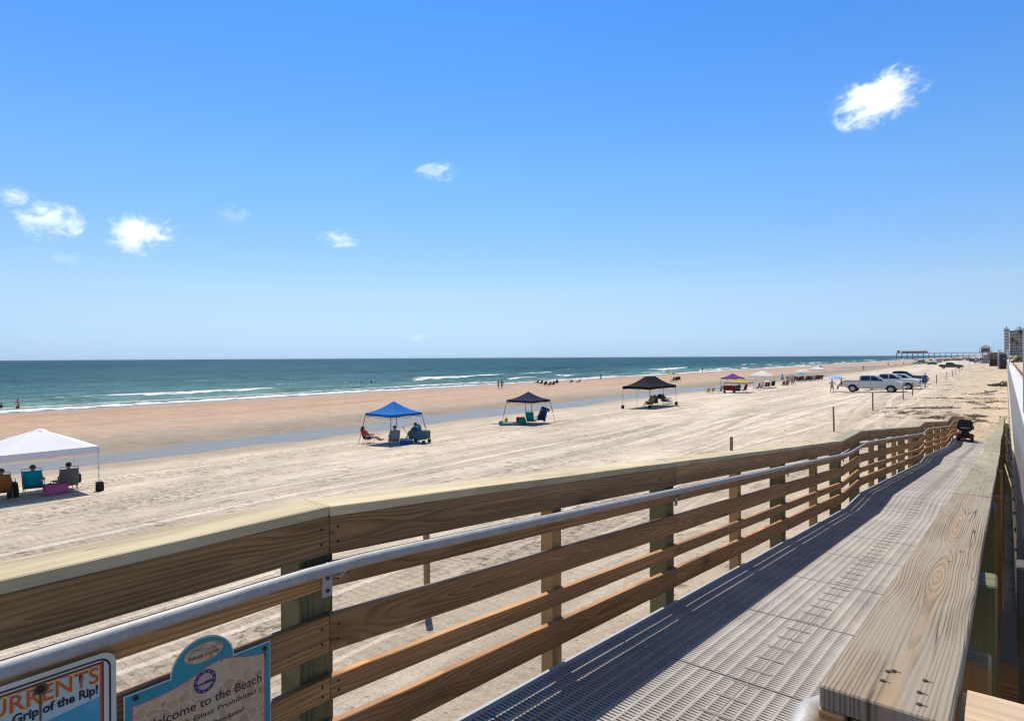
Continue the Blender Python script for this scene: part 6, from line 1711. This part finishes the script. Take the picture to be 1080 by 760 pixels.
def shrub(label, base, w, h, n, col=None, name='beach_shrub', group=None, leaf=.09):
    root = thing(name, label, 'shrub', base, 0, group)
    m = simple('shrub_leaf_%s' % name, col or (.07, .10, .035), .7, var=.35, scale=2.5)
    b = MB()
    for k in range(n):
        a = random.uniform(0, 6.283); rr = math.sqrt(random.random()) * w / 2; x, y = rr * math.cos(a), rr * math.sin(a) * .8
        hh = h * (1 - (rr / (w / 2)) ** 2 * .7) * (0.55 + .45 * math.sin(x * 3.1 + 1) * math.cos(y * 2.3)); z = random.uniform(0, 1) ** .6 * hh
        d = V3((random.gauss(0, 1), random.gauss(0, 1), random.gauss(.8, .7))).normalized(); e = d.cross(V3((0, 0, 1)) + V3((.1, 0, 0))).normalized(); L = leaf * random.uniform(.7, 1.6)
        p_ = V3((x, y, z)); b.add([p_ - e * L * .3, p_ + d * L, p_ + e * L * .3, p_ - d * L * .3], [(0, 1, 2, 3)])
    b.build('foliage', m, root, fix=False)
    b = MB()
    for k in range(9):
        a = k * .7; b.tube([(0.1 * math.cos(a), .1 * math.sin(a), -.05), (w * .3 * math.cos(a), w * .25 * math.sin(a), h * .6)], .015, 4, cap=False)
    b.build('stem', TRUNK, root)
    return root
shrub('low green dune shrub against the foot of the sea wall', at(G(1057, 407)), 3.0, .75, 2600)
p4 = D(1075.5, 387.5, 62); shrub('yellow-green shrub on the sandy terrace behind the sea wall', (p4.x, p4.y, 3.2), 1.5, 1.0, 1500, (.16, .19, .05), 'terrace_shrub')
p5 = D(1070, 381, 100); shrub('brown dry shrub on the terrace before the palms', (p5.x, p5.y, 3.2), 3.0, 1.2, 1500, (.17, .11, .06), 'dry_shrub')
def house(label, px, Y, w, d, h, rh, wc, rc):
    p_ = D(px, 374.3, Y); root = thing('beach_house', label, 'house', (p_.x, p_.y, .2))
    wm = simple('house_wall_%d' % int(px * 10), wc, .8, var=.08, scale=.3)
    b = MB(); b.box((0, 0, h / 2), (w, d, h)); b.build('wall', wm, root)
    b = MB(); b.prism([(-w / 2 - .6, h + .003), (w / 2 + .6, h + .003), (0, h + rh)], -d / 2 - .6, d / 2 + .6); b.build('roof', simple('house_roof_%d' % int(px * 10), rc, .8, scale=.5), root)
    for k in range(3):
        b = MB(); b.box((-w / 3 + w / 3 * k, -d / 2 - .02, h * .55), (w * .16, .08, h * .3)); b.build('window', GLASS, root)
    return root
house('low brown beach house with pitched roof right of the lookout tower', 1050, 420, 7, 9, 3.8, 1.9, (.30, .22, .16), (.20, .14, .10))
house('far pale beach house behind the brown one', 1055, 560, 8, 10, 4.6, 2.2, (.42, .36, .30), (.26, .2, .16))
house('far grey beach house at the landward end of the pier', 1047, 900, 12, 14, 5.5, 2.5, (.36, .34, .32), (.22, .19, .17))
def tree(label, px, Y, h, r):
    p_ = D(px, 374.3, Y); root = thing('coastal_tree', label, 'tree', (p_.x, p_.y, .2), 0, 'small far trees by the beach houses')
    b = MB(); b.tube([(0, 0, 0), (.1, 0, h * .5), (.2, .1, h * .8)], [.16, .11, .05], 6); b.build('trunk', TRUNK, root)
    b = MB()
    for k in range(900):
        u_ = V3((random.gauss(0, 1), random.gauss(0, 1), random.gauss(0, .8))).normalized() * r * random.random() ** .45
        lump = .75 + .35 * math.sin(u_.x * 2.1 + px) * math.cos(u_.y * 1.7) 
        p0 = V3((.15, .05, h * .75)) + u_ * lump; L = .22 * random.uniform(.6, 1.5)
        d = V3((random.gauss(0, 1), random.gauss(0, 1), random.gauss(.3, 1))).normalized(); e = d.cross(V3((.2, .1, 1))).normalized()
        b.add([p0 - e * L * .5, p0 + d * L, p0 + e * L * .5], [(0, 1, 2)])
    b.build('crown', simple('tree_leaf', (.055, .075, .03), .7, var=.3), root, fix=False); return root
tree('small dark tree left of the brown beach house', 1046.5, 400, 4.6, 1.5)
tree('small dark tree right of the brown beach house', 1053.5, 430, 5.2, 1.8)
tree('rounded dark tree before the far pale beach house', 1057, 460, 5.0, 1.7)

# ------------------------------------------------------------------ dry seaweed washed up near the sea wall
b = MB()
for k in range(9000):
    cx, cy, sx_, sy_ = [(-1.6, 46.5, 1.0, 1.1), (-1.2, 50, .7, .8), (-5.6, 52, 1.0, 1.2), (-5.2, 57, 1.3, .6), (-1.8, 58.5, 1.3, .7), (-1.4, 66, 1.0, 1.2), (-3.6, 71, 1.6, .8), (-1.6, 80, 1.0, 1.5), (-4.5, 48.5, .7, .5)][k % 9]
    x, y = cx + random.gauss(0, sx_), cy + random.gauss(0, sy_)
    if x > 0.0 or vnoise(x * 1.7, y * .8, 3) < .0: continue
    a = random.gauss(0, .9); L = random.uniform(.05, .22); w = random.uniform(.008, .03); z = float(terrain(x, y)) + .01
    d = V3((math.cos(a), math.sin(a), 0)); e = V3((-d.y, d.x, 0)) * w
    p0 = V3((x, y, z)); p1_ = p0 + d * L * .5 + V3((0, 0, random.uniform(.01, .05))); p2_ = p0 + d * L
    b.add([p0 - e, p0 + e, p1_ + e, p1_ - e, p2_ + e * .5, p2_ - e * .5], [(0, 1, 2, 3), (3, 2, 4, 5)])
sw_ = b.build('dry_seaweed', simple('dry_seaweed', (.085, .055, .035), .9, var=.3), fix=False)
tag(sw_, 'dark brown dry seaweed scattered on the sand near the sea wall', None, None, 'stuff')

# ------------------------------------------------------------------ light sea haze
hm, ht = newmat('sea_haze')
pv = ht.n('ShaderNodeVolumePrincipled', {'Color': (.80, .90, 1.0, 1), 'Density': 0.00003, 'Anisotropy': 0.2})
ho_ = ht.n('ShaderNodeOutputMaterial'); ht.nt.links.new(pv.outputs[0], ho_.inputs['Volume'])
b = MB(); b.box((0, 0, 12.5), (84000, 84000, 47)); hz_ = b.build('haze', hm); hz_['kind'] = 'stuff'
